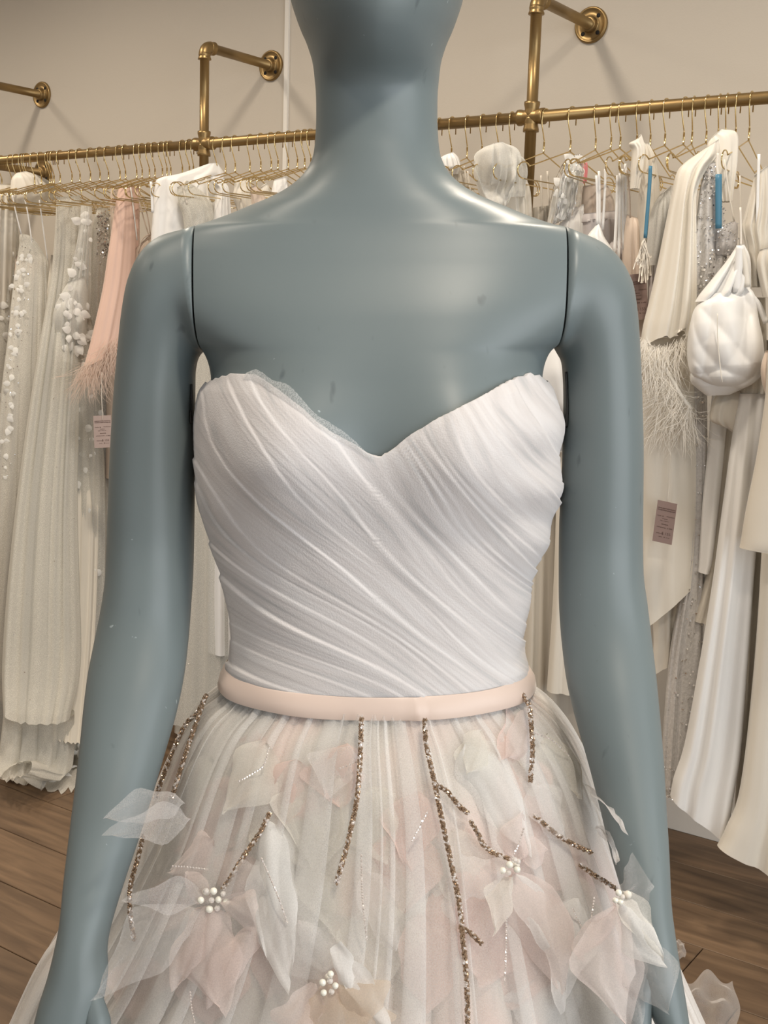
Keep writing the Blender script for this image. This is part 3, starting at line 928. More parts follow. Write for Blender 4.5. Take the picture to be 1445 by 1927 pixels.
SM = [  # hx, name, label, cat, mat, rows, off
 (407, 'white_halter_dress', 'white satin halter dress folded over its hanger', 'dress', 'white', [(396,332,420,330),(400,345,424,345),(408,360,428,358),(404,400,432,398),(400,470,436,470),(398,700,440,700)], .02),
 (424, 'silk_blouse', 'off-white blouse with a standing collar', 'blouse', 'ivory', [(438,338,460,332),(442,352,466,350),(440,372,476,366),(450,420,480,420),(450,600,490,600)], .03),
 (440, 'cream_jacket', 'cream jacket with rounded shoulder near the mannequin neck', 'jacket', 'cream', [(446,378,470,362),(452,388,490,372),(452,420,494,418),(454,600,500,600)], .0),
 (470, 'ivory_ruffle_top', 'ivory top with a soft rolled neckline', 'top', 'ivory', [(492,352,502,344),(490,372,512,368),(496,400,518,400),(494,600,524,600)], .01),
 (486, 'white_lace_top', 'white lace top squeezed beside the mannequin neck', 'top', 'white', [(516,338,538,332),(512,360,542,356),(508,400,546,398),(508,600,552,600)], .02),
 (506, 'pale_satin_top', 'pale satin top half hidden by the mannequin neck', 'top', 'ivory', [(548,352,556,348),(540,372,570,368),(540,420,576,420),(540,600,580,600)], .01),
 (530, 'dusty_slip_dress', 'dusty beige slip hanging behind the mannequin neck', 'dress', 'champ', [(470,352,482,348),(474,380,500,376),(476,430,506,430),(478,600,510,600)], -.02),
]
for hx, nm, lab, cat, mt, rws, of in SM:
    g = Garment(nm, lab, cat, hx, 24, -0.15)
    xl_, y_, xr_, _y = rws[-1]
    rws = rws + [(xl_ - 4, 900, xr_ + 8, 900), (xl_ - 8, 1180 + hx % 60, xr_ + 14, 1190 + hx % 60)]
    g.loft('body', rws, [.008, .016] + [.024]*(len(rws)-4) + [.03, .034], mt, (3, .5), 1, off=of); g.done()

# ---- right part of the rail
g = Garment('white_bow_top', 'white top with a crumpled bow tucked beside the mannequin neck', 'top', 852, 40, -0.12)
g.loft('bow', [(836,292,852,286),(826,300,862,298),(826,318,866,314),(836,330,862,328)], [.01,.02,.025,.012], 'white', (3, .6), 1, off=.02)
g.loft('body', [(838,322,872,322),(846,360,892,360),(860,420,900,420),(860,700,905,700)], [.012,.02,.025,.03], 'ivory', (4, .4), 2)
for p_ in ([(868,312),(866,330),(870,372)], [(874,312),(876,330),(880,380)], [(880,322),(884,350),(888,390)]):
    g.strap('strap', p_, .004, 'cord', .03)
g.done()

g = Garment('organza_ruffle_dress', 'sheer white organza dress with a big crumpled ruffle', 'dress', 935, 45, -0.15)
g.loft('ruffle', [(912,276,942,270),(896,290,968,284),(892,318,974,310),(900,350,966,345),(914,388,950,384),(930,402,938,402)], [.015,.035,.045,.045,.03,.008], 'organza', (4, .8), 1, off=.05, crumple=.09, cf=40)
g.loft('ruffle', [(930,300,958,286),(940,318,984,300),(946,345,990,330),(940,375,984,372)], [.012,.03,.035,.02], 'organza', (4, .8), 4, off=.03, crumple=.07, cf=40)
g.loft('body', [(930,296,976,288),(930,340,990,336),(938,400,1000,400),(940,700,1006,700),(930,1000,1010,1000)], [.015,.03,.035,.04,.045], 'ivory', (5, .5), 2); g.done()

g = Garment('cream_strap_dress', 'cream dress on clear straps beside the gold post', 'dress', 972, 35, -0.14)
g.loft('body', [(1006,392,1034,386),(1004,410,1040,410),(1000,600,1040,600),(996,800,1046,800)], [.01,.02,.03,.03], 'cream', (4, .4), 1)
for p_ in ([(1018,330),(1019,360),(1020,395)], [(1030,322),(1032,360),(1034,390)]):
    g.strap('strap', p_, .005, 'cord', .02)
g.done()

g = Garment('lace_dress_in_plastic', 'white lace dress sleeve crushed inside clear plastic', 'dress', 1028, 45, -0.15)
G = g.loft('sleeve', [(1072,298,1090,292),(1062,308,1092,304),(1052,330,1090,326),(1046,360,1080,358),(1040,390,1076,388),(1034,424,1060,410)], [.008,.02,.028,.03,.03,.02], 'organza', (5, .9), 1, off=.02)
g.petals(G, 46, 'petal_w', .017, (.05, .95), (-.95, .95))
g.loft('body', [(1068,400,1098,384),(1060,415,1098,410),(1050,440,1100,440),(1040,600,1096,600)], [.012,.022,.026,.03], 'white', (4, .5), 2, off=.02)
g.loft('plastic_sleeve', [(1070,294,1094,290),(1058,310,1096,306),(1046,340,1096,335),(1036,390,1090,386),(1030,428,1084,400)], [.012,.026,.036,.038,.03], 'plastic', (5, .6), 3, off=.02, crumple=.02, cf=90, label='clear crinkled plastic cover')
g.strap('hanging_loop', [(1096,308),(1099,318),(1098,345)], .008, 'pink', .03, label='pink ribbon loop')
g.strap('hanging_loop', [(1103,306),(1104,318),(1102,342)], .005, 'pink', .025)
g.done()

g = Garment('taupe_satin_dress', 'taupe satin dress with folded top beside the plastic cover', 'dress', 1075, 35, -0.13)
g.loft('body', [(1098,350,1140,345),(1096,375,1150,368),(1096,420,1156,420),(1096,700,1160,700),(1090,900,1160,900)], [.01,.02,.026,.03,.035], 'taupe', (4, .4), 1, off=.0); g.done()
g = Garment('lilac_corset_dress', 'pale lilac-grey corset dress with folded waistband', 'dress', 1124, 35, -0.12)
g.loft('body', [(1098,402,1160,396),(1096,418,1164,414),(1100,440,1166,440),(1104,700,1170,700)], [.012,.022,.028,.03], 'lilac', (5, .5), 1, off=.03); g.done()
g = Garment('white_corset_top', 'white corset top with pointed cups on ribbon straps', 'top', 1154, 42, -0.16)
g.loft('cup', [(1122,424,1126,420),(1114,434,1130,432),(1106,446,1136,448),(1104,462,1150,470),(1110,480,1156,484)], [.004,.015,.022,.028,.02], 'white', (2, .3), 1, off=.05)
for p_ in ([(1122,330),(1124,370),(1124,424)], [(1127,322),(1128,370),(1128,424)], [(1139,318),(1138,360),(1134,432)]):
    g.strap('strap', p_, .006, 'white', .05)
g.done()
g = Garment('multi_strap_gown', 'ivory gown gathered on a bunch of narrow white straps', 'gown', 1171, 42, -0.16)
for p_ in ([(1162,330),(1160,400),(1156,480)], [(1167,326),(1166,400),(1164,490)], [(1172,318),(1172,380),(1174,470)], [(1177,308),(1178,380),(1176,440)]):
    g.strap('strap', p_, .007, 'white', .04)
g.strap('strap', [(1176,360),(1175,390),(1173,418)], .008, 'red', .03, label='dark red ribbon')
g.loft('body', [(1150,455,1166,448),(1146,470,1180,460),(1150,500,1186,496),(1150,700,1190,700),(1140,1000,1190,1000)], [.008,.02,.026,.03,.04], 'lilac', (4, .5), 2, off=.0)
g.strap('sash', [(1176,440),(1180,470),(1184,490),(1178,505),(1170,512)], .012, 'champ', .03)
g.done()
g = Garment('beige_satin_top', 'beige satin slip behind the blue tassel ribbon', 'dress', 1202, 42, -0.15)
g.loft('body', [(1180,404,1208,415),(1176,430,1208,428),(1174,470,1206,470),(1172,520,1210,520),(1176,700,1216,700),(1190,850,1228,850)], [.008,.018,.024,.028,.03,.03], 'champ', (3, .35), 1, off=.02)
g.strap('strap', [(1180,320),(1184,360),(1186,410)], .004, 'champ', .04); g.done()
g = Garment('tie_neck_blouse', 'cream blouse with a tied neck looped over the wire', 'blouse', 1226, 46, -0.16)
g.loft('tie', [(1200,262,1206,252),(1184,270,1210,266),(1190,285,1212,280),(1188,320,1208,318),(1186,355,1202,356)], [.006,.012,.016,.016,.01], 'ivory', (2, .5), 1, off=.05)
g.loft('body', [(1208,268,1222,272),(1210,290,1232,300),(1206,340,1238,340),(1202,400,1240,400),(1200,520,1240,520)], [.008,.02,.026,.03,.03], 'cream', (3, .5), 2, off=.0); g.done()
g = Garment('tassel_ribbon', 'long blue ribbon ending in a pale corded tassel', 'ribbon', 1255, 50, -0.20)
g.strap('ribbon', [(1224,312),(1222,350),(1218,400),(1214,448)], .008, 'blue', .05)
r_ = np.random.default_rng(4)
mb = MB()
for k in range(34):
    x0 = 1211 + r_.uniform(-5, 5); x1 = 1208 + r_.normal(0, 9); y1 = 510 + r_.uniform(-30, 24)
    pts = [g.pt(x, y, .05 + r_.uniform(-.008, .012)) for x, y in [(1212, 450), (x0, 462), ((x0+x1)/2 + r_.normal(0, 3), 485), (x1, y1)]]
    mb.tube(catmull(pts, 4), 0.0013, 5)
mb.build('tassel', M['cord'], g.root); g.low = g.pt(1208, 530, .05)[2]; g.done()
g = Garment('ruffled_lilac_dress', 'lilac-grey tulle dress with soft ruffles behind the ivory robe', 'dress', 1277, 46, -0.14)
g.loft('ruffle', [(1244,366,1262,350),(1230,390,1268,372),(1224,420,1268,410),(1220,460,1266,450),(1216,500,1262,500)], [.012,.028,.034,.034,.03], 'organza', (6, .9), 1, off=.02)
g.loft('body', [(1236,380,1270,366),(1228,430,1270,430),(1222,520,1262,520),(1216,800,1262,800)], [.01,.02,.025,.03], 'lilac', (5, .6), 2, off=-.01); g.done()
g = price_tag('price_tag', 'brown card tag half hidden below the tassel', 1250, 52, -0.20, [(1180,517),(1216,514),(1220,600),(1184,604)], 'tag', .02)
g.done()

g = Garment('ivory_feather_robe', 'long ivory satin robe with fluffy feather cuffs', 'robe', 1332, 55, -0.19)
g.loft('collar', [(1336,262,1356,243),(1330,275,1386,250),(1330,300,1388,290),(1338,330,1384,330),(1352,380,1376,380)], [.008,.014,.018,.02,.016], 'ivory', (3, .5), 6, off=.0)
g.loft('sleeve', [(1326,280,1352,262),(1290,305,1352,290),(1274,325,1330,318),(1264,370,1310,362),(1252,430,1309,425),(1238,500,1310,495),(1222,570,1310,560),(1212,610,1308,600),(1207,642,1303,622)], [.01,.022,.03,.036,.04,.045,.048,.048,.046], 'ivory', (2.2, .75), 1, off=.04, seg=80, drift=.4, hem=.014)
g.loft('front_panel', [(1212,640,1300,630),(1210,720,1306,715),(1208,830,1312,828),(1210,950,1318,945),(1208,1040,1319,1030),(1207,1100,1320,1065),(1212,1182,1321,1084)], [.03,.032,.032,.032,.03,.028,.026], 'ivory', (1.3, .4), 2, off=.0, hem=.003, seg=72)
g.loft('back_panel', [(1220,900,1300,900),(1225,1050,1300,1050),(1228,1150,1298,1120),(1230,1200,1297,1190),(1229,1240,1297,1206),(1228,1270,1298,1218)], [.02,.02,.02,.02,.018,.016], 'ivory', (3, .5), 3, off=-.04)
g.feathers([(1206,640),(1230,655),(1262,650),(1304,622)], 420, 95, 'feather', (-.1, 1), (.03, .11), 1, curl=.7)
g.feathers([(1212,668),(1240,690),(1270,730),(1300,775)], 420, 80, 'feather', (-.45, .75), (.05, .11), 2, curl=.8)
g.feathers([(1240,740),(1270,760),(1298,770)], 300, 95, 'feather', (-.35, 1), (.04, .09), 3, curl=.6)
g.strap('cuff_edge', [(1240,672),(1262,710),(1282,745),(1300,770)], .008, 'ivory', .10)
g.strap('tag_string', [(1262,850),(1260,900),(1256,948)], .002, 'cord', .05)
g.done()
g = price_tag('price_tag', 'dusty pink price tag against the long ivory robe', 1332, 62, -0.22, [(1237,941),(1275,948),(1263,1026),(1228,1017)], 'tag', .055)
g.done()

g = Garment('taupe_long_dress', 'dark taupe dress in the shade behind the ivory feather robe', 'dress', 1300, 40, -0.08)
g.loft('body', [(1190,600,1240,600),(1186,800,1240,800),(1186,1000,1245,1000),(1184,1005,1245,1010)], [.02,.03,.03,.03], 'taupe', (3, .4), 1); g.done()

g = Garment('sequin_sleeve_dress', 'sheer dress with scattered silver sequins on its sleeve', 'dress', 1369, 55, -0.17)
G = g.loft('sleeve', [(1326,312,1346,305),(1324,330,1346,326),(1318,352,1352,346),(1312,400,1360,395),(1306,450,1366,445),(1306,500,1366,490),(1308,540,1350,532),(1312,562,1330,560)], [.01,.014,.018,.022,.026,.026,.02,.01], 'seqcloth', (3, .4), 1, off=.03)
g.glitter(G, 190, 'sequin', .0028, (.05, .98), (-.95, .95)); g.glitter(G, 60, 'sequin_d', .002, (.05, .98), seed=5, name='dark_sequins')
G = g.loft('skirt', [(1298,720,1330,720),(1296,900,1330,900),(1290,1050,1326,1050),(1262,1220,1322,1200),(1250,1350,1316,1350),(1244,1470,1306,1475),(1246,1484,1302,1486)], [.016,.02,.024,.028,.03,.03,.03], 'seqcloth', (4, .6), 2, off=-.01)
g.glitter(G, 260, 'sequin', .0024, (0, 1), (-.95, .95), seed=8); g.done()

g = Garment('blue_hanging_strap', 'flat blue ribbon hanging from a gold hanger', 'ribbon', 1392, 58, -0.20)
g.strap('ribbon', [(1352,328),(1352,380),(1352,430)], .0135, 'blue', .03)
g.strap('loop', [(1351,288),(1349,310),(1351,330)], .005, 'cord', .03); g.low = g.pt(1352, 430)[2]; g.done()

g = Garment('lilac_sequin_top', 'lilac lace top with small sequins and thin straps', 'top', 1395, 56, -0.16)
G = g.loft('body', [(1356,428,1382,415),(1348,440,1388,426),(1346,465,1386,462),(1348,480,1380,480)], [.006,.016,.02,.014], 'lace', (3, .3), 1, off=.04)
g.glitter(G, 70, 'sequin', .0018)
for p_ in ([(1363,300),(1371,360),(1381,416)], [(1392,330),(1393,390),(1393,462)]):
    g.strap('strap', p_, .0035, 'cord', .045)
g.done()

g = Garment('white_satin_bow_dress', 'white satin dress with a big seamed balloon bodice on knotted straps', 'dress', 1414, 60, -0.21)
g.loft('bodice', [(1340,552,1408,540),(1310,578,1418,556),(1299,610,1426,600),(1294,650,1433,640),(1296,690,1437,680),(1306,708,1432,706),(1330,722,1410,724),(1352,732,1392,732)], [.02,.040,.052,.058,.058,.048,.030,.012], 'white', (0.8, .15), 1, off=.06, seg=110, sub=12, crumple=.042, cf=44)
g.loft('peplum', [(1300,694,1420,700),(1298,710,1416,714),(1304,724,1414,722),(1328,744,1372,742)], [.03,.045,.04,.012], 'white', (1, .3), 2, off=.04, crumple=.025)
g.loft('drape', [(1386,462,1400,460),(1368,490,1410,484),(1344,520,1412,515),(1318,552,1410,548),(1308,568,1390,565)], [.008,.02,.028,.034,.03], 'white', (2.5, .7), 3, off=.05, crumple=.02)
g.strap('strap', [(1393,462),(1390,500),(1386,550)], .016, 'white', .085)
g.strap('strap', [(1394,462),(1402,500),(1406,540)], .012, 'ivory', .085)
g.strap('strap', [(1393,390),(1394,430),(1394,464)], .004, 'cord', .08)
g.strap('strap', [(1412,555),(1428,575),(1442,608)], .012, 'white', .08)
g.strap('centre_seam', [(1350,590),(1350,630),(1354,680),(1359,720)], .002, 'ivory', .122)
g.loft('skirt', [(1352,735,1425,735),(1340,760,1420,755),(1336,790,1416,790),(1356,800,1412,830),(1370,800,1404,842)], [.02,.03,.03,.02,.006], 'cream', (3, .5), 5, off=.01)
g.done()

g = Garment('white_satin_trousers', 'white satin trouser leg with a squared hem', 'trousers', 1400, 56, -0.15)
g.loft('leg', [(1340,740,1372,740),(1332,850,1362,850),(1322,950,1352,950),(1316,1050,1340,1050),(1314,1076,1334,1078)], [.016,.02,.02,.02,.018], 'white', (1, .4), 1, off=.02)
g.loft('leg', [(1362,760,1400,760),(1350,900,1386,900),(1334,1050,1372,1050),(1316,1130,1350,1130),(1306,1168,1336,1174)], [.016,.02,.022,.02,.016], 'cream', (2, .5), 2, off=.005); g.done()

g = Garment('long_white_gown', 'long white satin gown with a rolled slanting hem above the floor', 'gown', 1440, 60, -0.20)
g.loft('skirt', [(1392,740,1440,740),(1378,820,1436,820),(1360,950,1428,950),(1340,1100,1416,1100),(1314,1260,1404,1260),(1288,1400,1392,1410),(1268,1462,1378,1500),(1261,1498,1366,1580)], [.02,.026,.03,.034,.038,.042,.044,.045], 'white', (1.6, .8), 1, off=.03, seg=80, hem=.003, drift=.5)
g.loft('bodice', [(1414,560,1440,560),(1408,640,1442,640),(1398,700,1442,700),(1392,745,1440,745)], [.014,.02,.022,.022], 'ivory', (2, .4), 2, off=.02); g.done()

g = Garment('cream_halter_gown', 'cream halter gown with twisted front reaching past the white gown', 'gown', 1462, 58, -0.19)
g.loft('halter', [(1420,330,1446,310),(1410,370,1450,350),(1400,410,1450,400),(1396,432,1446,436),(1404,470,1446,470),(1410,540,1450,540)], [.008,.014,.02,.022,.024,.024], 'cream', (3, .7), 1, off=.03)
g.loft('skirt', [(1428,640,1490,640),(1420,900,1500,900),(1404,1100,1500,1100),(1396,1300,1505,1300),(1384,1500,1510,1500),(1380,1560,1515,1560)], [.02,.026,.03,.034,.036,.036], 'cream', (4, .6), 2, off=.0)
g.strap('strap', [(1428,290),(1426,360),(1424,440)], .006, 'white', .05); g.done()

g = Garment('ivory_floor_gown', 'ivory satin gown with the lowest hem on the rail', 'gown', 1490, 58, -0.20)
g.loft('skirt', [(1452,560,1520,560),(1446,750,1530,750),(1436,1000,1540,1000),(1420,1250,1550,1250),(1394,1480,1560,1500),(1366,1560,1565,1610),(1350,1592,1568,1690)], [.03,.034,.036,.04,.044,.046,.046], 'ivory', (1.8, .7), 1, off=.06, seg=72)
g.loft('bodice', [(1430,470,1500,450),(1424,500,1510,490),(1436,560,1520,556)], [.014,.024,.03], 'cream', (3, .5), 2, off=.05); g.done()

g = Garment('cream_cape_jacket', 'cream crepe cape jacket with a wide curved hem over the gowns', 'jacket', 1530, 60, -0.22)
g.loft('body', [(1466,560,1540,560),(1446,660,1550,650),(1440,750,1560,750),(1424,860,1570,860),(1404,960,1575,970),(1395,1015,1575,1035),(1392,1030,1577,1056)], [.02,.03,.034,.036,.038,.04,.038], 'cream', (1.2, .5), 1, off=.10, hem=.003); g.done()

g = Garment('peach_slip_dress', 'peach-beige slip dress with rolled edge next to the balloon bodice', 'dress', 1478, 60, -0.21)
g.loft('body', [(1440,660,1500,655),(1432,690,1500,690),(1434,720,1500,720),(1446,760,1500,760),(1450,800,1500,800)], [.01,.02,.026,.02,.01], 'champ', (3, .4), 1, off=.11); g.done()

# ---- seen through the gap between arm and bodice on the right
g = Garment('white_puff_dress', 'white satin dress glimpsed between the mannequin bodice and its arm, smooth and rounded', 'dress', 1084, 40, -0.17)
g.loft('body', [(1010,640,1100,640),(1006,700,1104,700),(1020,760,1104,770),(1036,792,1100,800)], [.03,.05,.05,.02], 'white', (3, .3), 1, off=.06); g.done()
g = Garment('grey_lace_dress', 'grey lace dress glimpsed under the white one beside the arm', 'dress', 1062, 40, -0.14)
g.loft('body', [(1010,700,1100,700),(1012,800,1096,800),(1016,900,1086,900),(1024,952,1074,955)], [.02,.03,.03,.02], 'lace', (4, .4), 1, off=.02); g.done()
g = Garment('cream_long_gown', 'cream gown in long soft folds behind the mannequin waist', 'gown', 1040, 38, -0.12)
g.loft('skirt', [(1000,780,1110,780),(996,950,1110,950),(990,1100,1112,1100),(984,1250,1116,1250),(970,1500,1130,1500)], [.03,.035,.04,.045,.05], 'cream', (6, .7), 1, off=.0); g.done()
g = Garment('ivory_long_gown', 'ivory gown panel hanging beside the cream one behind the arm', 'gown', 1100, 40, -0.13)
g.loft('skirt', [(1050,850,1120,850),(1046,1000,1124,1000),(1040,1150,1130,1150),(1030,1300,1140,1300)], [.025,.03,.035,.04], 'ivory', (4, .6), 1, off=.03); g.done()

for hx_, ho in HANGERS:
    if ho.get('used'): del ho['used']

# ------------------------------------------------------------------ mannequin (own upright frame, then leaned by MROLL)
Y0 = 1.0
base_d = np.array([0.0, Y0, 0.0])
xb0 = atd(709, 1265, Y0)
base_d[0] = xb0[0]
mroot = empty('mannequin', mat=MROLL @ Matrix.Translation(Vector(base_d)))
tag(mroot, 'matte blue-grey display mannequin wearing a strapless tulle gown', 'mannequin')

ROWZ = lambda y: atd(709, y, Y0)[2]
TY = [-432, -428, -415, -390, -340, -260, -160, -60, 0, 30, 60, 80, 100, 120, 150, 180, 220, 260, 290, 310, 330, 350, 370, 390, 410, 425, 432, 450, 480, 510, 560, 600, 630, 645, 657, 670, 690, 710, 760, 800, 850, 920, 980, 1040, 1100, 1160, 1200, 1265, 1330, 1420, 1560, 1700]
TW = [2, 20, 48, 85, 125, 158, 172, 170, 162, 153, 142, 133, 126, 120.5, 117, 114.5, 114, 115.5, 119, 126, 139, 161, 195, 242, 292, 338, 372, 402, 424, 430, 416, 392, 364, 345, 327, 318, 311, 308, 316, 322, 322, 318, 304, 286, 268, 260, 258, 266, 300, 340, 350, 330]
TC = [709]*len(TY)
fW = mono(TY, TW)
DY = [-432, -415, -390, -300, -160, -60, 0, 50, 90, 120, 140, 156, 172, 200, 260, 300, 340, 380, 430, 500, 600, 700, 800, 900, 1000, 1100, 1200, 1270, 1400, 1700]
DFt = [.002, .028, .05, .085, .098, .101, .101, .098, .091, .080, .067, .055, .048, .0455, .047, .050, .0535, .057, .062, .073, .092, .104, .110, .107, .099, .092, .088, .088, .105, .1]
DBt = [.002, .028, .05, .085, .092, .085, .075, .066, .059, .056, .054, .053, .053, .053, .054, .057, .062, .068, .072, .08, .088, .09, .09, .085, .08, .078, .082, .088, .11, .11]
fDF, fDB = mono(DY, DFt), mono(DY, DBt)
PXM = lambda y: (atd(1709, y, Y0)[0] - atd(709, y, Y0)[0]) / 1000.0
fN = mono([-432, -60, 60, 140, 175, 230, 400, 600, 900, 1300, 1700], [2, 2, 1.85, 1.75, 1.9, 2.0, 2.1, 2.35, 2.3, 2.1, 2.0])

def torso_pt(th, y, dw=0.0, dd=0.0):
    """th: 0 = right side, pi/2 = front; y = image row of the slice's sides; dw/dd grow the slice (m)"""
    th = np.asarray(th, float); y = np.asarray(y, float)
    s = np.vectorize(PXM)(y) if y.ndim else PXM(float(y))
    W = fW(y) * s + dw
    n = fN(y)
    c, sn = np.cos(th), np.sin(th)
    ex = 2.0 / n
    X = W * np.sign(c) * np.abs(c)**ex
    D = np.where(sn > 0, fDF(y), fDB(y)) + dd
    Yv = -D * np.sign(sn) * np.abs(sn)**ex
    xc = np.vectorize(lambda yy: atd(709, yy, Y0)[0])(y) if y.ndim else atd(709, float(y), Y0)[0]
    z = np.vectorize(ROWZ)(y) if y.ndim else ROWZ(float(y))
    # bust
    zb = ROWZ(835)
    for sx in (-1, 1):
        bx = sx * 0.068
        g = np.exp(-((X - bx)**2) / 0.048**2 - (z - zb)**2 / np.where(z > zb, 0.062, 0.045)**2)
        Yv = Yv - np.where(sn > 0, 0.026 * g, 0)
    return np.stack([xc + X, Y0 + Yv, z + 0*X], axis=-1)

rows = np.unique(np.concatenate([np.linspace(-432, -380, 10), np.linspace(-380, 280, 56), np.linspace(280, 440, 50), np.linspace(440, 720, 70), np.linspace(720, 1300, 70), np.linspace(1300, 1700, 20)]))
NS = 128
ths = np.linspace(0, 2*math.pi, NS, endpoint=False)
TH, YY = np.meshgrid(ths, rows)
TV = torso_pt(TH.ravel(), YY.ravel())
bm = bmesh.new()
bv = [bm.verts.new(v - base_d) for v in TV]
for q in grid_faces(len(rows), NS, True):
    bm.faces.new([bv[i] for i in q])
bm.faces.new([bv[i] for i in range(NS)])
bm.faces.new([bv[i] for i in reversed(range((len(rows)-1)*NS, len(rows)*NS))])
bmesh.ops.recalc_face_normals(bm, faces=bm.faces)
for f in bm.faces: f.smooth = True
SEAM = {}
for s, (pt, pb) in {-1: ((376, 427), (389, 657)), 1: ((1057, 430), (1041, 657))}.items():
    a = atd(*pt, Y0) - base_d; b = atd(*pb, Y0) - base_d
    d = b - a
    nrm = np.array([d[2], 0, -d[0]]); nrm /= np.linalg.norm(nrm)
    if nrm[0]*s < 0: nrm = -nrm
    SEAM[s] = (a, b, nrm)
    g = [e for e in bm.verts] + [e for e in bm.edges] + [e for e in bm.faces]
    r = bmesh.ops.bisect_plane(bm, geom=g, plane_co=Vector(a - nrm*0.0009), plane_no=Vector(nrm), clear_outer=True, dist=1e-6)
    ce = [e for e in r['geom_cut'] if isinstance(e, bmesh.types.BMEdge)]
    fr = bmesh.ops.holes_fill(bm, edges=ce, sides=0)
    for f in fr['faces']: f.smooth = False
    for e in ce: e.smooth = False
me = bpy.data.meshes.new('torso'); bm.to_mesh(me); bm.free()
me.materials.append(M['paint'])
torso = bpy.data.objects.new('torso', me); COL.objects.link(torso); torso.parent = mroot
torso['label'] = 'smooth blue-grey torso with faceless head'

fYarm = mono([400, 1000, 1130, 1300, 1500, 1780, 2000, 2300], [1.0, 0.998, 0.985, 0.947, 0.898, 0.83, 0.80, 0.77])
fDarm = mono([427, 520, 700, 900, 1100, 1300, 1500, 1700, 1790, 1880, 2010], [.05, .05, .043, .040, .039, .037, .034, .026, .023, .021, .016])
ARM = {
 -1: [((330,432),(381,663)),((290,449),(374,671)),((260,482),(369,684)),((243,525),(366.5,702)),((232,580),(366,727)),((224,650),(366,765)),((216,740),(366,810)),((209,850),(366,880)),((204,980),(365,985)),((200,1080),(363,1075)),((192,1140),(359,1140)),((180,1200),(354,1205)),((168,1260),(346,1272)),((160,1320),(331,1345)),((152,1400),(308,1425)),((143,1480),(285,1503)),((133,1560),(260,1583)),((122,1650),(232,1666)),((114,1730),(209,1742)),((104,1782),(201,1788)),((90,1838),(202,1840)),((72,1895),(190,1905)),((62,1945),(182,1955)),((64,2010),(165,2010))],
 1: [((1103,440),(1048,667)),((1140,460),(1055,675)),((1168,490),(1059,689)),((1187,528),(1060,706)),((1197,585),(1061,730)),((1202,650),(1061,768)),((1206,740),(1060,815)),((1209,850),(1058,880)),((1208,980),(1053,985)),((1209,1075),(1052,1085)),((1216,1130),(1053,1150)),((1224,1195),(1058,1215)),((1233,1270),(1068,1290)),((1240,1345),(1085,1360)),((1247,1430),(1108,1440)),((1252,1520),(1130,1525)),((1257,1600),(1150,1610)),((1261,1690),(1173,1690)),((1269,1755),(1190,1760)),((1280,1825),(1197,1830)),((1290,1885),(1215,1890)),((1296,1930),(1236,1940)),((1300,2000),(1240,2000))],
}
arm_objs = {}
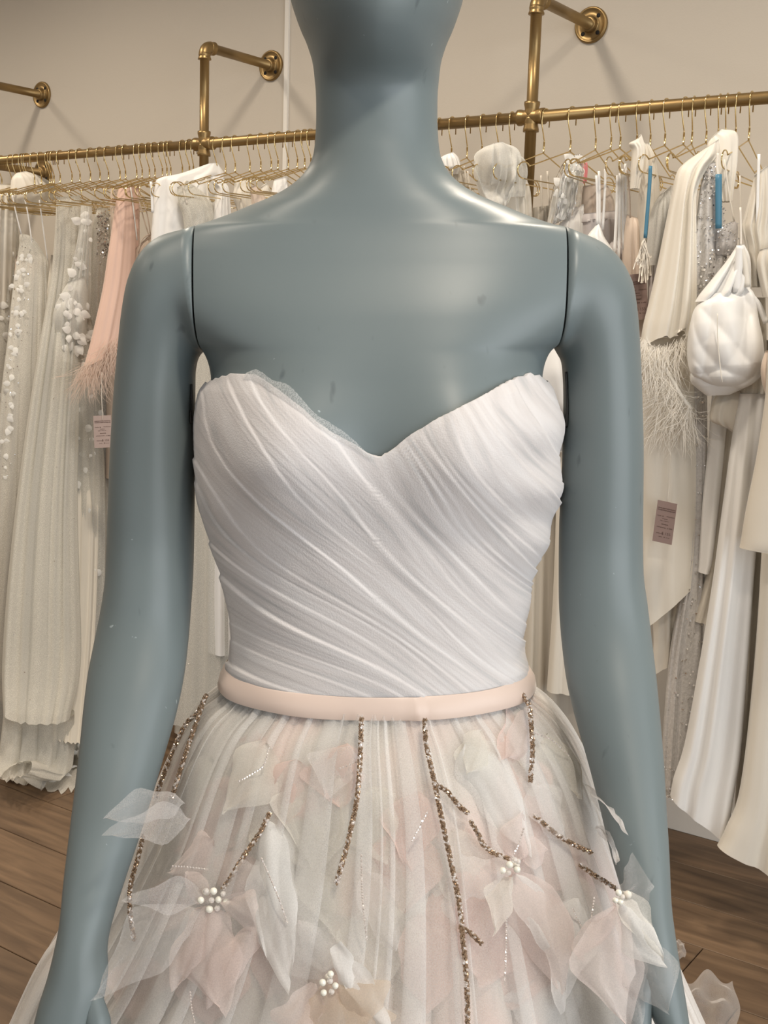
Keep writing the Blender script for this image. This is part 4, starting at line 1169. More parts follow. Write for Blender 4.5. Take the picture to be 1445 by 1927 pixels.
for s in (-1, 1):
    a, b, nrm = SEAM[s]
    # first ring: the cut section of the torso
    yr = np.linspace(428.5, 656, 120)
    fr_, bk_ = [], []
    for y in yr:
        t = (y - 427) / 230.0
        X = a[0] + (b[0]-a[0])*t + nrm[0]*0.0009
        xc = atd(709, y, Y0)[0] - base_d[0]
        sc = PXM(y)
        W = fW(y)*sc
        u_ = min(abs(X - xc)/W, 0.9999)
        n_ = fN(y)
        k = (1 - u_**n_)**(1/n_)
        z = ROWZ(y)
        fr_.append((X, -float(fDF(y))*k, z)); bk_.append((X, float(fDB(y))*k, z))
    loop = np.array(fr_ + bk_[::-1])
    cen = (loop.max(0) + loop.min(0))/2
    hz = (loop[:, 2].max() - loop[:, 2].min())/2
    hy = (loop[:, 1].max() - loop[:, 1].min())/2
    phi = np.unwrap(np.arctan2(-(loop[:, 1]-cen[1])/hy, (loop[:, 2]-cen[2])/hz))
    NA = 56
    tgt = np.linspace(0, 2*math.pi, NA, endpoint=False)
    if phi[-1] < phi[0]: phi, loop = phi[::-1], loop[::-1]
    lp = np.vstack([loop, loop, loop]); ph = np.concatenate([phi - 2*math.pi, phi, phi + 2*math.pi])
    o_ = np.argsort(ph)
    ring0 = np.stack([np.interp(tgt, ph[o_], lp[o_][:, k]) for k in range(3)], axis=1)
    rings = [cen + (ring0 - cen)*0.93 + np.array([-s*0.0, 0, 0]), ring0]
    OI = np.array([[*o, *i] for o, i in ARM[s]], float)
    OIc = catmull(OI, 4)
    for k, (ox, oy, ix, iy) in enumerate(OIc):
        ym = (oy + iy)/2
        Yc = float(fYarm(max(oy, ym)))
        Po = atd(ox, oy, Yc) - base_d; Pi = atd(ix, iy, Yc) - base_d
        c = (Po + Pi)/2; A = (Po - Pi)/2
        dep = float(fDarm(ym))
        w = min(1.0, k/8.0)           # settle from the joint's section to an ellipse
        # keep the back offset of the joint section near the shoulder
        c = c + np.array([0, (1-w)*(cen[1]), 0])
        D = np.array([0, -dep, 0])
        ring = np.array([c + A*math.cos(t) + D*math.sin(t) for t in tgt])
        rings.append(ring)
    V = np.vstack(rings)
    # smooth the transition rings
    G = V.reshape(len(rings), NA, 3)
    for it in range(6):
        G2 = G.copy()
        G2[2:14] = 0.5*G[2:14] + 0.25*(G[1:13] + G[3:15])
        G = G2
    V = G.reshape(-1, 3)
    Fc = grid_faces(len(rings), NA, True)
    if s > 0: Fc = [tuple(reversed(q)) for q in Fc]
    Fc.append(tuple(range(NA)) if s < 0 else tuple(reversed(range(NA))))
    Fc.append(tuple(range((len(rings)-1)*NA, len(rings)*NA)))
    mb = MB(); mb.add(V, Fc)
    # fingers and thumb, curled a little
    ex = G[-1].mean(0)
    o, i = ARM[s][-1]
    for k in range(4):
        t = (k + 0.5)/4
        fx = o[0] + (i[0]-o[0])*t; fy = 1985 + 8*math.sin(t*math.pi)
        L = [150, 205, 220, 190][k]
        pts = [atd(fx + s*(2 - 4*t)*q*L*0.03, fy + q*L, float(fYarm(fy)) + 0.012*q*q*1.6) - base_d for q in (0, .35, .7, 0.95, 1.0)]
        mb.tube(catmull(pts, 4), np.interp(np.linspace(0, 1, 17), [0, .5, .9, 1], [.0085, .0078, .006, .002]), 12)
    if s > 0:
        tp = [(1222, 1820), (1210, 1860), (1203, 1900), (1203, 1950), (1210, 2010), (1216, 2050)]
    else:
        tp = [(175, 1870), (183, 1920), (188, 1970), (188, 2030), (182, 2080), (178, 2110)]
    pts = [atd(x, y, float(fYarm(y)) - 0.006) - base_d for x, y in tp]
    mb.tube(catmull(pts, 4), np.interp(np.linspace(0, 1, 21), [0, .2, .6, .9, 1], [.006, .0095, .0088, .006, .002]), 14)
    ao = mb.build('arm', M['paint'], mroot)
    # recompute outward normals
    bm = bmesh.new(); bm.from_mesh(ao.data); bmesh.ops.recalc_face_normals(bm, faces=bm.faces); bm.to_mesh(ao.data); bm.free()
    arm_objs[s] = ao
    # bent wire loop on the inner side of the arm
    if s < 0:
        hp = [(357, 723), (360, 727), (363, 735), (364, 742), (360, 750), (359, 757), (362, 765), (364, 775), (362, 790), (357, 796), (354, 788), (355, 772)]
    else:
        hp = [(1062, 700), (1062, 712), (1062, 735), (1063, 748), (1066, 760), (1067, 775), (1064, 795), (1060, 803), (1058, 795), (1060, 780)]
    pts = []
    for x, y in hp:
        Pc = atd(x, y, 0.985) - base_d
        pts.append(Pc)
    pts = catmull(pts, 3)
    # sit them on the arm's inner flank
    bt = BVHTree.FromPolygons([tuple(v) for v in V], [tuple(f) for f in Fc])
    pp = []
    for P in pts:
        loc, nn, idx, dist = bt.find_nearest(Vector(P))
        pp.append(np.array(loc) + np.array([-s, -0.2, 0])*0.0012)
    MB().tube(pp, 0.0011, 6).build('wire_loop', M['black'], mroot)
# stand hidden under the skirt
mb = MB().tube([(0, 0.02, 0.005), (0, 0.02, ROWZ(1680))], 0.0175, 20)
mb.build('stand_pole', M['steel'], mroot)
MB().lathe((0, 0.02, 0), ZV, [(0, 0.001), (0, 0.17), (0.006, 0.17), (0.008, 0.165), (0.008, 0.02)], 40).build('stand_base', M['steel'], mroot)

# ------------------------------------------------------------------ the gown
groot = empty('tulle_gown', mat=MROLL @ Matrix.Translation(Vector(base_d)))
tag(groot, 'strapless blush and white tulle gown with pleated bodice and flower skirt, worn by the mannequin', 'gown')

BY = [690, 712, 730, 760, 800, 850, 920, 980, 1040, 1100, 1160, 1200, 1265]
BW = [311, 317, 327, 334, 338, 338, 334, 320, 302, 284, 275, 273, 284]
fBW = mono(BY, BW)
def bod_pt(th, y):
    th = np.asarray(th, float); y = np.asarray(y, float)
    dw = (fBW(y) - fW(y)) * np.vectorize(PXM)(y)
    P = torso_pt(th, y, 0.0, 0.0)
    c, sn = np.cos(th), np.sin(th)
    # push outwards horizontally
    nx = c; ny = -sn
    P[..., 0] += dw * np.abs(c)**0.5 * np.sign(c)
    P[..., 1] += np.where(sn > 0, -0.006, 0.006) * np.abs(sn)
    return P
fNeck = mono([360, 392, 410, 440, 470, 520, 560, 610, 660, 712, 770, 830, 900, 960, 1000, 1015, 1030, 1060],
             [725, 716, 708, 701, 701, 727, 757, 800, 830, 857, 817, 781, 745, 713, 701, 704, 716, 730])
# columns: dense in front
thf = np.concatenate([np.linspace(-0.35, math.pi + 0.35, 460), np.linspace(math.pi + 0.35, 2*math.pi - 0.35, 60)[1:-1]])
NR = 300
def top_row(th):
    lo, hi = 640.0, 1100.0
    if math.sin(th) < 0: return 722.0
    prev = None
    for y in np.linspace(640, 1100, 93):
        P = bod_pt(np.array([th]), np.array([y]))[0]
        x_, y_ = projd(P)
        if y_ >= float(fNeck(x_)):
            return y
    return 722.0
tops = np.array([top_row(t) for t in thf])
k5 = np.ones(5)/5
front = np.sin(thf) >= 0
sm = tops.copy()
sm[3:455] = np.convolve(tops, k5, 'same')[3:455]
# keep the notch of the sweetheart
cen_i = np.argmax(tops * front)
sm[cen_i-1:cen_i+2] = tops[cen_i-1:cen_i+2]
tops = sm
WAISTY = 1265.0
vv = np.linspace(0, 1, NR)
TH, VV = np.meshgrid(thf, vv)
YR = tops[None, :] + (WAISTY - tops[None, :]) * VV
PB = bod_pt(TH.ravel(), YR.ravel()).reshape(NR, len(thf), 3)
px, py = projd(PB)
# fold coordinate: drapes sweep from upper left to lower right
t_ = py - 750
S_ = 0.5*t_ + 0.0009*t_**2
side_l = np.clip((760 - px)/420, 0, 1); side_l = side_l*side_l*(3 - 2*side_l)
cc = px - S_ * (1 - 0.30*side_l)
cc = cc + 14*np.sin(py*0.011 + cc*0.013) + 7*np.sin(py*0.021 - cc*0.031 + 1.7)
# for the back use the angle
backm = np.sin(TH) < -0.25
rr = np.random.default_rng(3)
edges = [-900.0]
while edges[-1] < 1500:
    edges.append(edges[-1] + rr.choice([20, 30, 42, 58, 74], p=[.2, .25, .25, .2, .1]) * rr.uniform(0.85, 1.15))
edges = np.array(edges); amps = rr.uniform(0.35, 1.0, len(edges))
fine = [-900.0]
while fine[-1] < 1500: fine.append(fine[-1] + rr.uniform(7, 15))
fine = np.array(fine); famps = rr.uniform(0.1, 1.0, len(fine))
def saw(c, ed, am, soft):
    i = np.clip(np.searchsorted(ed, c, side='right') - 1, 0, len(ed) - 2)
    w = ed[i+1] - ed[i]
    t = (c - ed[i]) / w
    up = np.clip((c - ed[i]) / soft, 0, 1); up = up*up*(3-2*up)
    return am[i] * up * (1 - t)**0.75
mod = 0.75 + 0.35*np.sin(py*0.013 + cc*0.05) 
sidew = np.clip((np.abs(px - 709) - 200)/130, 0, 1)
d = 0.0022*saw(-cc, -edges[::-1], amps[::-1], 4.0)*mod*(1 + 0.6*sidew) + 0.00028*saw(cc + 60*np.sin(py*.004), fine, famps, 2.5)
# soft puffs bulging past the right flank
flank = np.clip((px - 930)/80, 0, 1)
d = d + 0.0045*flank*(0.5 + 0.5*np.sin((py - 760)*0.052 + 0.8*np.sin(py*0.013)))
fade = np.clip(VV*30, 0, 1) * np.clip((1 - VV)*25, 0.15, 1)
d = d*fade
d = np.where(backm, 0.0006, d)
# normals
du = np.gradient(PB, axis=1); dv = np.gradient(PB, axis=0)
nr = np.cross(dv, du); nr /= np.linalg.norm(nr, axis=2)[..., None] + 1e-12
cenv = np.array([atd(709, 1000, Y0)[0], Y0, 0])
sgn = np.sign(np.sum(nr * (PB - cenv) * np.array([1, 1, 0]), axis=2))
nr *= sgn[..., None]
PBd = PB + nr * d[..., None]
# rolled top edge
top_in = PBd[0] - nr[0]*0.004 + np.array([0, 0, 0.0004])
VB = np.vstack([top_in[None], PBd]).reshape(-1, 3)
nc = len(thf)
FB = grid_faces(NR + 1, nc, True)
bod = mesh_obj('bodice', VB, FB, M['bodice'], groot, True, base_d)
bm = bmesh.new(); bm.from_mesh(bod.data); bmesh.ops.recalc_face_normals(bm, faces=bm.faces); bm.to_mesh(bod.data); bm.free()
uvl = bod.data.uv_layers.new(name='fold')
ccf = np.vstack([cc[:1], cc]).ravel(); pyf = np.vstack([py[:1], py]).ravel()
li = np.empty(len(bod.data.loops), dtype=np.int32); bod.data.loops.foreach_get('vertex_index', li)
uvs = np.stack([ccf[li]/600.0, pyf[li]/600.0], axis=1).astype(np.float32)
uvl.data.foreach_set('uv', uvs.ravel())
bod['label'] = 'diagonally pleated sheer white bodice with sweetheart neckline'

# sheer net edge standing above the left cup
idx = [i for i in range(nc) if front[i] and 462 < px[0, i] < 706]
idx.sort(key=lambda i: px[0, i])
E0, E1 = [], []
for j, i in enumerate(idx):
    t = j/(len(idx)-1)
    h = 0.0065*math.sin(math.pi*min(1, t*1.02))**0.6 * (0.8 + 0.25*math.sin(t*17))
    E0.append(PBd[5, i] + nr[0, i]*0.0012); E1.append(PB[0, i] + nr[0, i]*0.0010 + np.array([0.35*h, 0, h]))
V = np.vstack([E0, [(0.5*(a+b)) + nr[0, idx[0]]*0.0006 for a, b in zip(E0, E1)], E1])
mesh_obj('neckline_net', V, grid_faces(3, len(idx)), M['edge_tulle'], groot, True, base_d)

# belt
zt, zb = ROWZ(1248), ROWZ(1285)
tb = np.linspace(0, 2*math.pi, 200, endpoint=False)
prof = [(0.0, 0.0008), (0.05, 0.0026), (0.5, 0.0034), (0.95, 0.0026), (1.0, 0.0008)]
V = []
for (q, off) in prof:
    yv = 1246 + (1287 - 1246)*q
    ring = bod_pt(tb, np.full_like(tb, min(yv, 1265)))
    ring[:, 2] = zt + (zb - zt)*q - 0.0012*np.cos(tb)
    nx = np.cos(tb); ny = -np.sin(tb)
    grow = 0.0012 + off*0.45 + 0.005*q + 0.0006*np.sin(tb*9 + q*3)
    # a pinch where the ribbon ends meet
    pin = np.exp(-((tb - 1.36)/0.03)**2)*0.0016 - np.exp(-((tb - 1.31)/0.02)**2)*0.0012
    ring[:, 0] += nx*(grow + pin); ring[:, 1] += ny*(grow + pin)
    V.append(ring)
bo = mesh_obj('waist_ribbon', np.vstack(V), grid_faces(len(prof), 200, True), M['belt'], groot, True, base_d)
bo['label'] = 'narrow blush satin ribbon belt'

# skirt surfaces
SY = [1272, 1290, 1320, 1370, 1430, 1500, 1600, 1700, 1781, 1927, 2200, 2600, 3170]
SL = [421, 412, 374, 341, 315, 288, 236, 170, 104, 33, -120, -300, -520]
SR = [997, 1003, 1040, 1078, 1107, 1130, 1166, 1210, 1248, 1312, 1440, 1640, 1900]
SD = [.102, .105, .120, .140, .156, .172, .192, .208, .22, .245, .30, .37, .46]
SDB = [.102, .11, .13, .16, .18, .20, .23, .26, .29, .33, .42, .52, .65]
fSL, fSR, fSD, fSDB = mono(SY, SL), mono(SY, SR), mono(SY, SD), mono(SY, SDB)
zs_tab = np.array([ROWZ(y) for y in np.linspace(1272, 3170, 400)])
ys_tab = np.linspace(1272, 3170, 400)
def skirt(th, y, dr=0.0):
    th = np.asarray(th, float); y = np.asarray(y, float)
    s = np.interp(y, ys_tab, [PXM(v) for v in ys_tab])
    xm = (fSL(y) + fSR(y))/2; W = (fSR(y) - fSL(y))/2*s + dr
    x0 = atd(709, 1265, Y0)[0] + (xm - 709)*s
    c, sn = np.cos(th), np.sin(th)
    D = np.where(sn > 0, fSD(y), fSDB(y)) + dr
    z = np.interp(y, ys_tab, zs_tab)
    return np.stack([x0 + W*c, Y0 - D*sn, z + 0*c], axis=-1)

def sheet(name, nf, amp0, amp1, over, dr0, dr1, ymax, mat, cols, nrow, seed, hem=0.0):
    r = np.random.default_rng(seed)
    s = np.linspace(0, 2*math.pi, cols, endpoint=False)
    ph = nf*s
    for k in (3, 5, 8, 13):
        ph = ph + r.uniform(0.3, 0.9)*np.sin(k*s + r.uniform(0, 6))
    ph = ph + 0
    ampv = 0.55 + 0.6*np.abs(np.sin(ph*0.5*0.37 + r.uniform(0, 6)))
    ys = 1272 + (ymax - 1272)*np.linspace(0, 1, nrow)**1.35
    V = []
    for y in ys:
        q = (y - 1272)/(1927 - 1272)
        q1 = min(q, 1.6)
        am = amp0 + (amp1 - amp0)*min(1, q1*1.1)
        drift = 0.35*np.sin(2*s + q*1.3) + 0.25*np.sin(7*s - q*2.1)
        p_ = ph + drift*q1
        th = s + over/nf*np.sin(p_)*min(1.0, 0.35 + q*2.5) * (0.7 + 0.5*ampv)
        rad = am*np.cos(p_)*ampv
        # fine gathers under the ribbon
        g = math.exp(-q*9)
        rad = rad*min(1.0, 0.3 + q*8) + 0.0014*g*np.cos(p_*2.3 + 1)
        dr = dr0 + (dr1 - dr0)*min(1, q*2.2)
        V.append(skirt(th, np.full_like(th, y), dr) + np.stack([np.cos(th)*rad, -np.sin(th)*rad, hem*np.sin(p_*0.5)*(y == ys[-1])], axis=1))
    V = np.vstack(V)
    V[:, 2] = np.maximum(V[:, 2], 0.004)
    o = mesh_obj(name, V, grid_faces(nrow, cols, True), mat, groot, True, base_d)
    return o, V, grid_faces(nrow, cols, True)

lin, LV, LF = sheet('skirt_lining', 44, 0.0012, 0.006, 0.7, -0.008, -0.012, 3165, M['lining'], 700, 60, 11)
lin['label'] = 'pale blush opaque skirt lining'
def pleated(name, npl, ymax, mat, nrow, seed):
    """tulle laid in flat z-pleats that fall from the waist"""
    r = np.random.default_rng(seed)
    wd = r.uniform(0.45, 1.7, npl)**1.2; wd = wd/wd.sum()*2*math.pi
    t0 = np.concatenate([[0], np.cumsum(wd)[:-1]])
    col = []                                  # (theta, pleat index, radial level, drift weight)
    for k in range(npl):
        w = wd[k]*r.choice([0.16, 0.26, 0.40, 0.58])*r.uniform(0.85, 1.1)       # visible strip
        g = wd[k]
        h = r.uniform(0.45, 1.0)
        a, b = t0[k], t0[k] + w
        for q in np.linspace(0, 1, 5): col.append((a + (b - a)*q, k, 0.0 + 0.12*h*q))
        for q in np.linspace(0, 1, 5): col.append((b + (a - b)*q, k, 0.25*h + 0.55*h*q))
        for q in np.linspace(0, 1, 5): col.append((a + (b - a)*q, k, 0.85*h + 0.25*h*math.sin(math.pi*q)))
        for q in np.linspace(0, 1, 7)[1:-1]: col.append((b + (t0[k] + g - b)*q, k, 0.6*h*(1 - q)**2 + 0.15*math.sin(q*math.pi)))
    th0 = np.array([c[0] for c in col]); ki = np.array([c[1] for c in col]); lv = np.array([c[2] for c in col])
    pa, pb, pc = r.uniform(0, 6, npl), r.uniform(0, 6, npl), r.uniform(-1, 1, npl)
    ys = 1274 + (ymax - 1274)*np.linspace(0, 1, nrow)**1.35
    V = []
    for y in ys:
        q = (y - 1274)/(1927 - 1274); q1 = min(q, 1.6)
        # slow wander of whole pleats and breathing of their width
        nb = 0.16*np.sin(3*th0 + q*1.7 + 1)*q1/ npl*6 + 0.10*np.sin(11*th0 - q*2.3)*q1/npl*6
        cen = t0[ki] + wd[ki]*0.25
        br = 1 + 0.16*np.sin(pa[ki] + q*2.4)*q1
        th = cen + (th0 - cen)*np.where(th0 - t0[ki] < wd[ki]*0.62, br, 1 + (br - 1)*np.clip(1 - (th0 - t0[ki] - 0.62*wd[ki])/(0.38*wd[ki]), 0, 1)) + nb + 0.012*np.sin(pb[ki] + q*2)*q1*0.3
        am = 0.0010 + 0.0062*min(1, q1*1.3)
        rad = am*lv*(0.8 + 0.3*np.sin(pb[ki] + q*3))
        g = math.exp(-q*7)
        rad = rad + 0.0016*g*np.sin(th0*95 + 2*np.sin(th0*17)) + 0.0009*math.exp(-q*3)*np.sin(th0*61 + 1)
        dr = -0.004 + 0.007*min(1, q*2.2)
        V.append(skirt(th, np.full_like(th, y), dr) + np.stack([np.cos(th)*rad, -np.sin(th)*rad, 0*th], axis=1))
    V = np.vstack(V); V[:, 2] = np.maximum(V[:, 2], 0.004)
    Fc = grid_faces(nrow, len(col), True)
    return mesh_obj(name, V, Fc, mat, groot, True, base_d), V, Fc
ovl, OV, OF = pleated('skirt_overlay', 50, 3168, M['overlay'], 76, 9)
ovl['label'] = 'sheer white gathered tulle overskirt'
BT_O = BVHTree.FromPolygons([tuple(v) for v in OV], OF)
BT_L = BVHTree.FromPolygons([tuple(v) for v in LV], LF)

def hit(x, y, tree=None):
    d = rayd(x, y); d = d/np.linalg.norm(d)
    r = (tree or BT_O).ray_cast(Vector(CAM), Vector(d))
    if r[0] is None:
        return None
    return np.array(r[0])
def smooth_n(P):
    c = np.array([atd(709, 1265, Y0)[0], Y0, P[2]])
    n = P - c; n[1] *= 1.6; n[2] = 0.10
    return n/np.linalg.norm(n)

def petal(parent, mat, base, tip, width, lift=(0.004, 0.010), shape='leaf', camber=0.25, tree=None, tipY=None, baseY=None, bend=0.0, name='petal', seed=0, arch=1.0):
    r = np.random.default_rng(seed + int(base[0]*7 + base[1]*3 + tip[0]))
    def anchor(p, l, Yv):
        if Yv is not None:
            return atd(p[0], p[1], Yv)
        h = hit(p[0], p[1], tree)
        if h is None: h = hit(min(max(p[0], 330), 1090), p[1], tree)
        if h is None: h = atd(p[0], p[1], 0.93)
        h = h + smooth_n(h)*l
        # stay on the sight line of the wanted place
        Yh = h[1]
        return atd(p[0], p[1], Yh)
    B = anchor(base, lift[0], baseY); T = anchor(tip, lift[1], tipY)
    ax = T - B; L = np.linalg.norm(ax)
    n = smooth_n((B + T)/2)
    if tipY is not None:
        n = np.array([0.15*np.sign(709 - base[0])*-1, -1.0, 0.25])
    n = n - ax*np.dot(n, ax)/L**2; n /= np.linalg.norm(n)
    sd = np.cross(ax/L, n)
    w = width*0.00044*0.5
    nu, nv = 13, 9
    V = []
    ph = r.uniform(0, 6)
    for i in range(nu):
        t = i/(nu - 1)
        if shape == 'leaf': pr = math.sin(math.pi*min(1, t**0.78))**0.8*(1 - 0.12*t) + 0.03
        elif shape == 'cut': pr = 0.25 + 0.75*min(1, t*2.2, (1 - t)*2.6)
        elif shape == 'fan': pr = 0.12 + 0.88*math.sin(math.pi/2*min(1, t*1.25))
        elif shape == 'strip': pr = 0.55 + 0.45*math.sin(math.pi*t)
        else: pr = 1.0
        for j in range(nv):
            s = -1 + 2*j/(nv - 1)
            out = -camber*w*abs(s)**1.7*pr + 0.0022*math.sin(5*t + ph + 2.5*s) + 0.10*L*math.sin(math.pi*t)*(0.45*arch if tipY is None else 0.3)
            rag = 1 + 0.16*math.sin(7*t + ph*2 + (1.5 if s > 0 else 0)) + 0.10*math.sin(13*t + ph)
            lean = 0.35*w*math.sin(math.pi*t)*math.sin(ph)
            crease = 0.10*w*math.cos(3*math.pi*s + ph)*math.sin(math.pi*t)
            V.append(B + ax*(t + 0.06*s*math.sin(ph*3)*t) + sd*(w*pr*s*rag + lean + bend*w*math.sin(math.pi*t)) + n*(out + crease))
    o = mesh_obj(name, V, grid_faces(nu, nv), M[mat], parent, True, base_d)
    return o

# petals laid between lining and overskirt
under = [
 ((690,1540),(702,1845),135,'pet_cream'), ((560,1500),(575,1640),100,'pet_cream'), ((395,1420),(350,1560),110,'pet_cream'), ((870,1640),(880,1760),90,'pet_pink'), ((1020,1540),(1060,1680),120,'pet_pink'), ((745,1560),(760,1720),90,'pet_pink'), ((1120,1700),(1140,1880),120,'pet_cream'), ((600,1720),(610,1830),110,'pet_white'),
 ((505,1400),(345,1530),120,'pet_pink'), ((470,1470),(330,1600),110,'pet_pink'), ((560,1430),(520,1560),90,'pet_pink'),
 ((655,1400),(640,1520),90,'pet_pink'), ((640,1460),(585,1640),110,'pet_cream'), ((700,1480),(730,1620),80,'pet_cream'),
 ((790,1490),(775,1640),70,'pet_pink'), ((885,1390),(905,1480),90,'pet_cream'), ((1000,1340),(945,1430),80,'pet_pink'),
 ((1040,1400),(1060,1520),120,'pet_cream'), ((960,1420),(1000,1580),110,'pet_pink'), ((930,1690),(900,1850),140,'pet_pink'),
 ((1000,1660),(960,1900),150,'pet_pink'), ((1060,1640),(1080,1800),120,'pet_cream'), ((420,1760),(400,1925),150,'pet_pink'),
 ((330,1650),(300,1760),120,'pet_pink'), ((520,1700),(500,1880),90,'pet_pink'), ((730,1700),(725,1860),100,'pet_cream'),
 ((790,1720),(800,1900),90,'pet_pink'), ((600,1640),(590,1760),80,'pet_cream'), ((860,1560),(870,1700),90,'pet_cream'),
 ((1080,1480),(1110,1600),100,'pet_white'), ((350,1560),(300,1640),90,'pet_cream'), ((450,1600),(430,1690),90,'pet_pink'),
 ((1010,1840),(1030,1960),120,'pet_white'), ((680,1880),(690,1990),110,'pet_cream'), ((280,1800),(255,1920),120,'pet_pink'),
]
for b_, t_2, w_, m_ in under:
    m_ = 'pet_under' if m_ == 'pet_pink' else m_
    petal(groot, m_, b_, t_2, w_*1.25, lift=(0.005, 0.0065), camber=0.05, tree=BT_L, arch=0.2)
# loose petals on the overskirt
loose = [
 (((505,1545),(545,1855),92,'pet_white'), dict(camber=0.5)),
 (((512,1560),(500,1800),60,'pet_white'), dict(camber=0.4, lift=(0.003, 0.008))),
 (((690,1640),(745,1790),70,'pet_sheer'), dict(camber=0.2)),
 (((875,1400),(992,1605),95,'pet_white'), dict(camber=0.3)),
 (((905,1375),(880,1455),60,'pet_cream'), dict(camber=0.3)),
 (((1005,1335),(955,1425),75,'pet_pink'), dict(camber=0.3)),
 (((1030,1380),(1090,1500),110,'pet_cream'), dict(camber=0.2)),
 (((1000,1480),(1060,1580),90,'pet_sheer'), dict(camber=0.2)),
 (((480,1745),(395,1895),62,'pet_pink'), dict(camber=0.3)),
 (((400,1580),(318,1640),75,'pet_pink'), dict(camber=0.4, lift=(0.004, 0.016))),
 (((500,1395),(420,1530),110,'pet_cream'), dict(camber=0.15)),
 (((660,1405),(610,1500),80,'pet_sheer'), dict(camber=0.15)),
 (((345,1512),(198,1540),60,'pet_sheer'), dict(tipY=0.80, baseY=0.855, camber=0.15)),
 (((355,1540),(203,1572),62,'pet_sheer'), dict(tipY=0.79, baseY=0.85, camber=0.15)),
 (((1110,1490),(1172,1555),60,'pet_sheer'), dict(tipY=0.83, camber=0.2, shape='strip')),
 (((1125,1560),(1162,1622),34,'pet_sheer'), dict(tipY=0.82, camber=0.2)),
 (((1085,1690),(1060,1900),110,'pet_white'), dict(camber=0.2)),
 (((1180,1790),(1258,1905),92,'pet_sheer'), dict(baseY=0.80, tipY=0.785, camber=0.2)),
 (((1150,1780),(1205,1940),80,'pet_sheer'), dict(baseY=0.80, tipY=0.79, camber=0.2)),
]
for args, kw in loose:
    petal(groot, args[3], args[0], args[1], args[2], **kw)

def uv_sphere(c, r, nu=10, nv=7):
    V, Fc = [], []
    for i in range(nv):
        a = math.pi*(i + 0.0)/(nv - 1)
        for j in range(nu):
            b = 2*math.pi*j/nu
            V.append(np.asarray(c) + r*np.array([math.sin(a)*math.cos(b), math.sin(a)*math.sin(b), math.cos(a)]))
    return V, [tuple(reversed(q)) for q in grid_faces(nv, nu, True)]

flowers = [
 ('pink organza flower with seven pearls low on the skirt beside the hanging hand',
  [((385,1690),(233,1697),56,'pet_sheer',dict(camber=0.4, tipY=0.80)), ((380,1712),(178,1875),96,'pet_sheer',dict(camber=0.3, tipY=0.775)),
   ((415,1685),(492,1655),62,'pet_sheer',dict(shape='fan')), ((415,1695),(480,1735),58,'pet_pink',dict(shape='fan')),
   ((400,1708),(418,1905),118,'pet_pink',dict(camber=0.4)), ((392,1705),(330,1860),80,'pet_pink',dict(camber=0.3)), ((395,1690),(350,1640),50,'pet_pink',{})],
  [(402,1677,6.5,0),(378,1694,6.2,0),(411,1693,6,0),(426,1697,6.2,0),(394,1711,6.8,0),(388,1677,5.5,1),(398,1694,5.5,1),(420,1682,5,1),(409,1709,5.5,1)]),
 ('tan and grey organza flower with four pearls at the front of the skirt',
  [((605,1842),(560,1735),86,'pet_sheer',dict(camber=0.3)), ((655,1860),(632,1778),34,'pet_white',dict(shape='strip')),
   ((640,1800),(735,1945),46,'pet_white',dict(camber=0.3)), ((612,1848),(615,1960),150,'pet_tan',dict(shape='fan')),
   ((590,1850),(555,1940),80,'pet_pink',dict(shape='fan')), ((640,1850),(690,1925),90,'pet_tan',dict(shape='fan'))],
  [(622,1833,6,0),(607,1849,6.5,0),(631,1855,6,0),(609,1868,6,0),(621,1846,5.5,1),(624,1866,5.5,1)]),
 ('pink organza flower with three pearls at the end of a branching beaded vine',
  [((960,1628),(876,1655),74,'pet_sheer',dict(shape='fan', camber=0.3)), ((963,1650),(930,1757),52,'pet_cream',dict(camber=0.4)),
   ((975,1618),(985,1528),58,'pet_pink',dict(camber=0.4)), ((972,1640),(1062,1870),110,'pet_pink',dict(camber=0.4)),
   ((968,1645),(1045,1800),60,'pet_white',dict(camber=0.4, lift=(0.006, 0.014))), ((985,1620),(1030,1600),60,'pet_pink',{})],
  [(959,1627,6.5,0),(973,1636,6.3,0),(946,1638,6,0),(968,1618,5,1),(957,1642,5,1),(975,1621,5,1)]),
 ('cream organza flower spilling over the mannequin wrist',
  [((1163,1676),(1212,1640),66,'pet_sheer',dict(shape='fan', tipY=0.80, baseY=0.80)), ((1168,1676),(1245,1800),50,'pet_cream',dict(tipY=0.79, baseY=0.80, camber=0.4)),
   ((1168,1698),(1252,1815),66,'pet_white',dict(tipY=0.785, baseY=0.80, camber=0.5)), ((1160,1705),(1178,1935),110,'pet_pink',dict(baseY=0.80, tipY=0.79)),
   ((1155,1702),(1100,1800),90,'pet_pink',dict(baseY=0.80))],
  [(1164,1680,6,0),(1167,1697,6,0),(1158,1694,5.5,0),(1171,1688,5,1)]),
]
sph = None
for fi, (lab, pets, pearls) in enumerate(flowers):
    by = 0.80 if fi == 3 else None
    h0 = atd(pearls[0][0], pearls[0][1], by) if by else hit(pearls[0][0], pearls[0][1])
    fo = MB().add(*uv_sphere(h0 + smooth_n(h0)*0.010, 0.003)).build('flower', M['cord'], groot, origin=base_d)
    fo['label'] = lab
    for b_, t_2, w_, m_, kw in pets:
        kw = dict(kw); kw.setdefault('lift', (0.008, 0.016))
        petal(fo, m_, b_, t_2, w_, **kw)
    for (x, y, r, kind) in pearls:
        Yp = (h0 + smooth_n(h0)*0.018)[1]
        c = atd(x, y, Yp)
        MB().add(*uv_sphere(c, r*0.00044*Yp*1.16, 14, 9)).build('pearl' if kind == 0 else 'glass_bead', M['pearl' if kind == 0 else 'clear'], fo, origin=base_d)

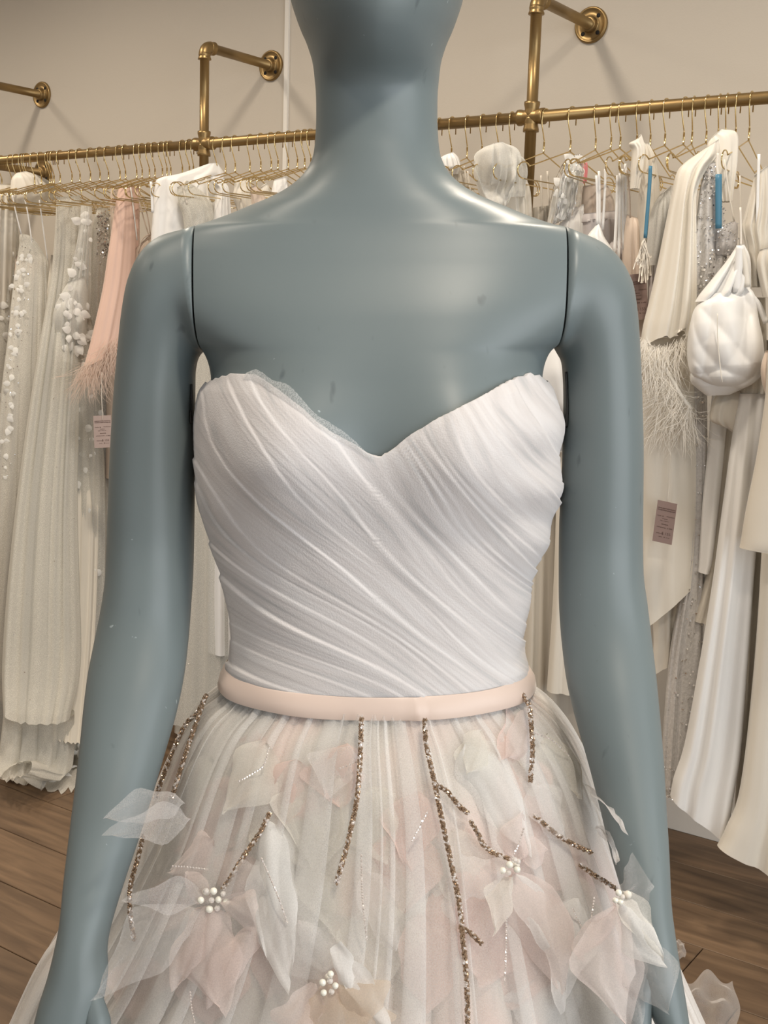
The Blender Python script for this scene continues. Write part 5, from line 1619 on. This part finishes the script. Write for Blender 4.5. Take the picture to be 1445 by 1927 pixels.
# beaded vines
def bead_line(name, pts, mat, step=3.1, r=0.00118, twist=True, lift=0.004, rad=0.00118, Yfix=None):
    P = catmull(np.array(pts, float), 16)
    seg = np.linalg.norm(np.diff(P, axis=0), axis=1)
    L = np.concatenate([[0], np.cumsum(seg)])
    n = max(2, int(L[-1]/step))
    q = np.linspace(0, L[-1], n)
    X = np.interp(q, L, P[:, 0]); Y = np.interp(q, L, P[:, 1])
    ds = []
    for x, y in zip(X, Y):
        h = hit(x, y)
        ds.append(np.nan if h is None else h[1])
    ds = np.array(ds)
    if np.all(np.isnan(ds)): ds[:] = 0.9
    ok = ~np.isnan(ds)
    ds = np.interp(np.arange(n), np.arange(n)[ok], ds[ok])
    # keep to the fold crests
    w = 9
    pad = np.pad(ds, w, mode='edge')
    ds = np.array([pad[i:i+2*w+1].min() for i in range(n)])
    ds = np.convolve(np.pad(ds, 3, mode='edge'), np.ones(7)/7, 'valid')
    C = np.array([atd(x, y, d_ - lift) for x, y, d_ in zip(X, Y, ds)])
    T = np.gradient(C, axis=0); T /= np.linalg.norm(T, axis=1)[:, None]
    mb = MB()
    tmpl = [(0, 0, 1.35), (0, 0, -1.35)] + [(math.cos(k*math.pi/3), math.sin(k*math.pi/3), 0) for k in range(6)]
    fc = []
    for k in range(6):
        fc.append((0, 2 + k, 2 + (k+1) % 6)); fc.append((1, 2 + (k+1) % 6, 2 + k))
    tm = np.array(tmpl)
    rj = np.random.default_rng(int(pts[0][0]))
    nb_ = 0
    for strand in ((0, 1, 2) if twist else (0,)):
        for i in range(n):
            t = T[i]; a = np.cross(t, [0, 1, 0]); a /= np.linalg.norm(a); b = np.cross(t, a)
            ph = i*0.62 + strand*2.1
            o = C[i] + ((a*math.cos(ph) + b*math.sin(ph))*rad if twist else 0)
            jit = rj.normal(0, 0.45, 3)
            tt = t + a*(0.5*math.sin(ph) if twist else 0) + jit*0.5; tt /= np.linalg.norm(tt)
            aa = np.cross(tt, [0, 1, 0.1]); aa /= np.linalg.norm(aa); bb = np.cross(tt, aa)
            mb.add(o + r*(tm[:, 0:1]*aa + tm[:, 1:2]*bb + tm[:, 2:3]*tt), fc)
    o = mb.build(name, M[mat], groot, origin=base_d, smooth=False)
    if twist:
        o.data.materials.append(M['bead_s'])
        pick = np.repeat(rj.random(len(o.data.polygons)//12) < 0.28, 12).astype(np.int32)
        o.data.polygons.foreach_set('material_index', pick)
    o['kind'] = 'stuff'
    return o
vines = [
 [(388,1308),(372,1340),(350,1362),(331,1400),(311,1450),(292,1502)], [(386,1312),(372,1352),(352,1410),(336,1460),(324,1500)],
 [(270,1572),(258,1620),(246,1665),(244,1710),(252,1768)], [(507,1530),(488,1568),(458,1612),(438,1645),(420,1672)],
 [(680,1352),(678,1420),(672,1500),(660,1560),(648,1610),(633,1662)],
 [(799,1354),(802,1400),(818,1475),(832,1545),(848,1620),(864,1700),(870,1760),(876,1820),(879,1880),(880,1940)],
 [(818,1474),(842,1490),(862,1515),(880,1530)], [(886,1546),(900,1570),(908,1588),(922,1600)], [(866,1745),(885,1756),(905,1775)],
 [(984,1308),(996,1330),(1000,1370),(1002,1410),(998,1470)], [(1006,1536),(1030,1556),(1050,1572),(1085,1592),(1112,1604)],
 [(1092,1628),(1120,1648),(1140,1660),(1158,1672)], [(922,1602),(940,1610),(956,1616)],
]
for v in vines:
    bead_line('beaded_vine', v, 'bead')
silver = [
 [(492,1616),(512,1660),(528,1700),(540,1736)], [(680,1610),(682,1690),(690,1768)], [(450,1470),(475,1456),(496,1440),(506,1408)],
 [(953,1728),(952,1790),(949,1852)], [(1008,1380),(1040,1394),(1070,1422)], [(775,1582),(790,1555),(803,1530)],
 [(1078,1710),(1086,1728),(1096,1746)], [(358,1868),(360,1895),(368,1935)], [(640,1446),(656,1440),(670,1434)],
 [(325,1630),(355,1632),(390,1636)], [(965,1612),(975,1590),(985,1560)], [(1118,1690),(1114,1720),(1108,1752)],
]
for v in silver:
    bead_line('bead_thread', v, 'bead_s', step=5.0, r=0.00095, twist=False, lift=0.009)

# a crumple of net trailing on the floor beyond the skirt
def floor_net(cx, cy, rx, ry, hgt, seed):
    r = np.random.default_rng(seed)
    MI = np.array((MROLL @ Matrix.Translation(Vector(base_d))).inverted())
    V = []
    nu, nv = 22, 14
    ph = r.uniform(0, 6, 6)
    for i in range(nu):
        for j in range(nv):
            a = -1 + 2*i/(nu - 1); b = -1 + 2*j/(nv - 1)
            x = cx + rx*a*(1 + 0.15*math.sin(3*b + ph[0])); y = cy + ry*b*(1 + 0.2*math.sin(4*a + ph[1]))
            d_ = ray(x, y); P = CAM + d_*(CAMH/-d_[2])
            h = hgt*(0.5 + 0.3*math.sin(5*a + 2*b + ph[2]) + 0.3*math.sin(7*b - 3*a + ph[3]))*max(0, 1 - a*a)*max(0.15, 1 - b*b) + 0.006
            P = P + ZV*h
            q_ = MI @ np.append(P, 1)
            V.append(q_[:3])
    o = mesh_obj('train_net', V, grid_faces(nu, nv), M['pet_sheer'], groot)
    return o
floor_net(1335, 1905, 50, 60, 0.05, 2)
floor_net(1276, 1793, 13, 16, 0.02, 3)
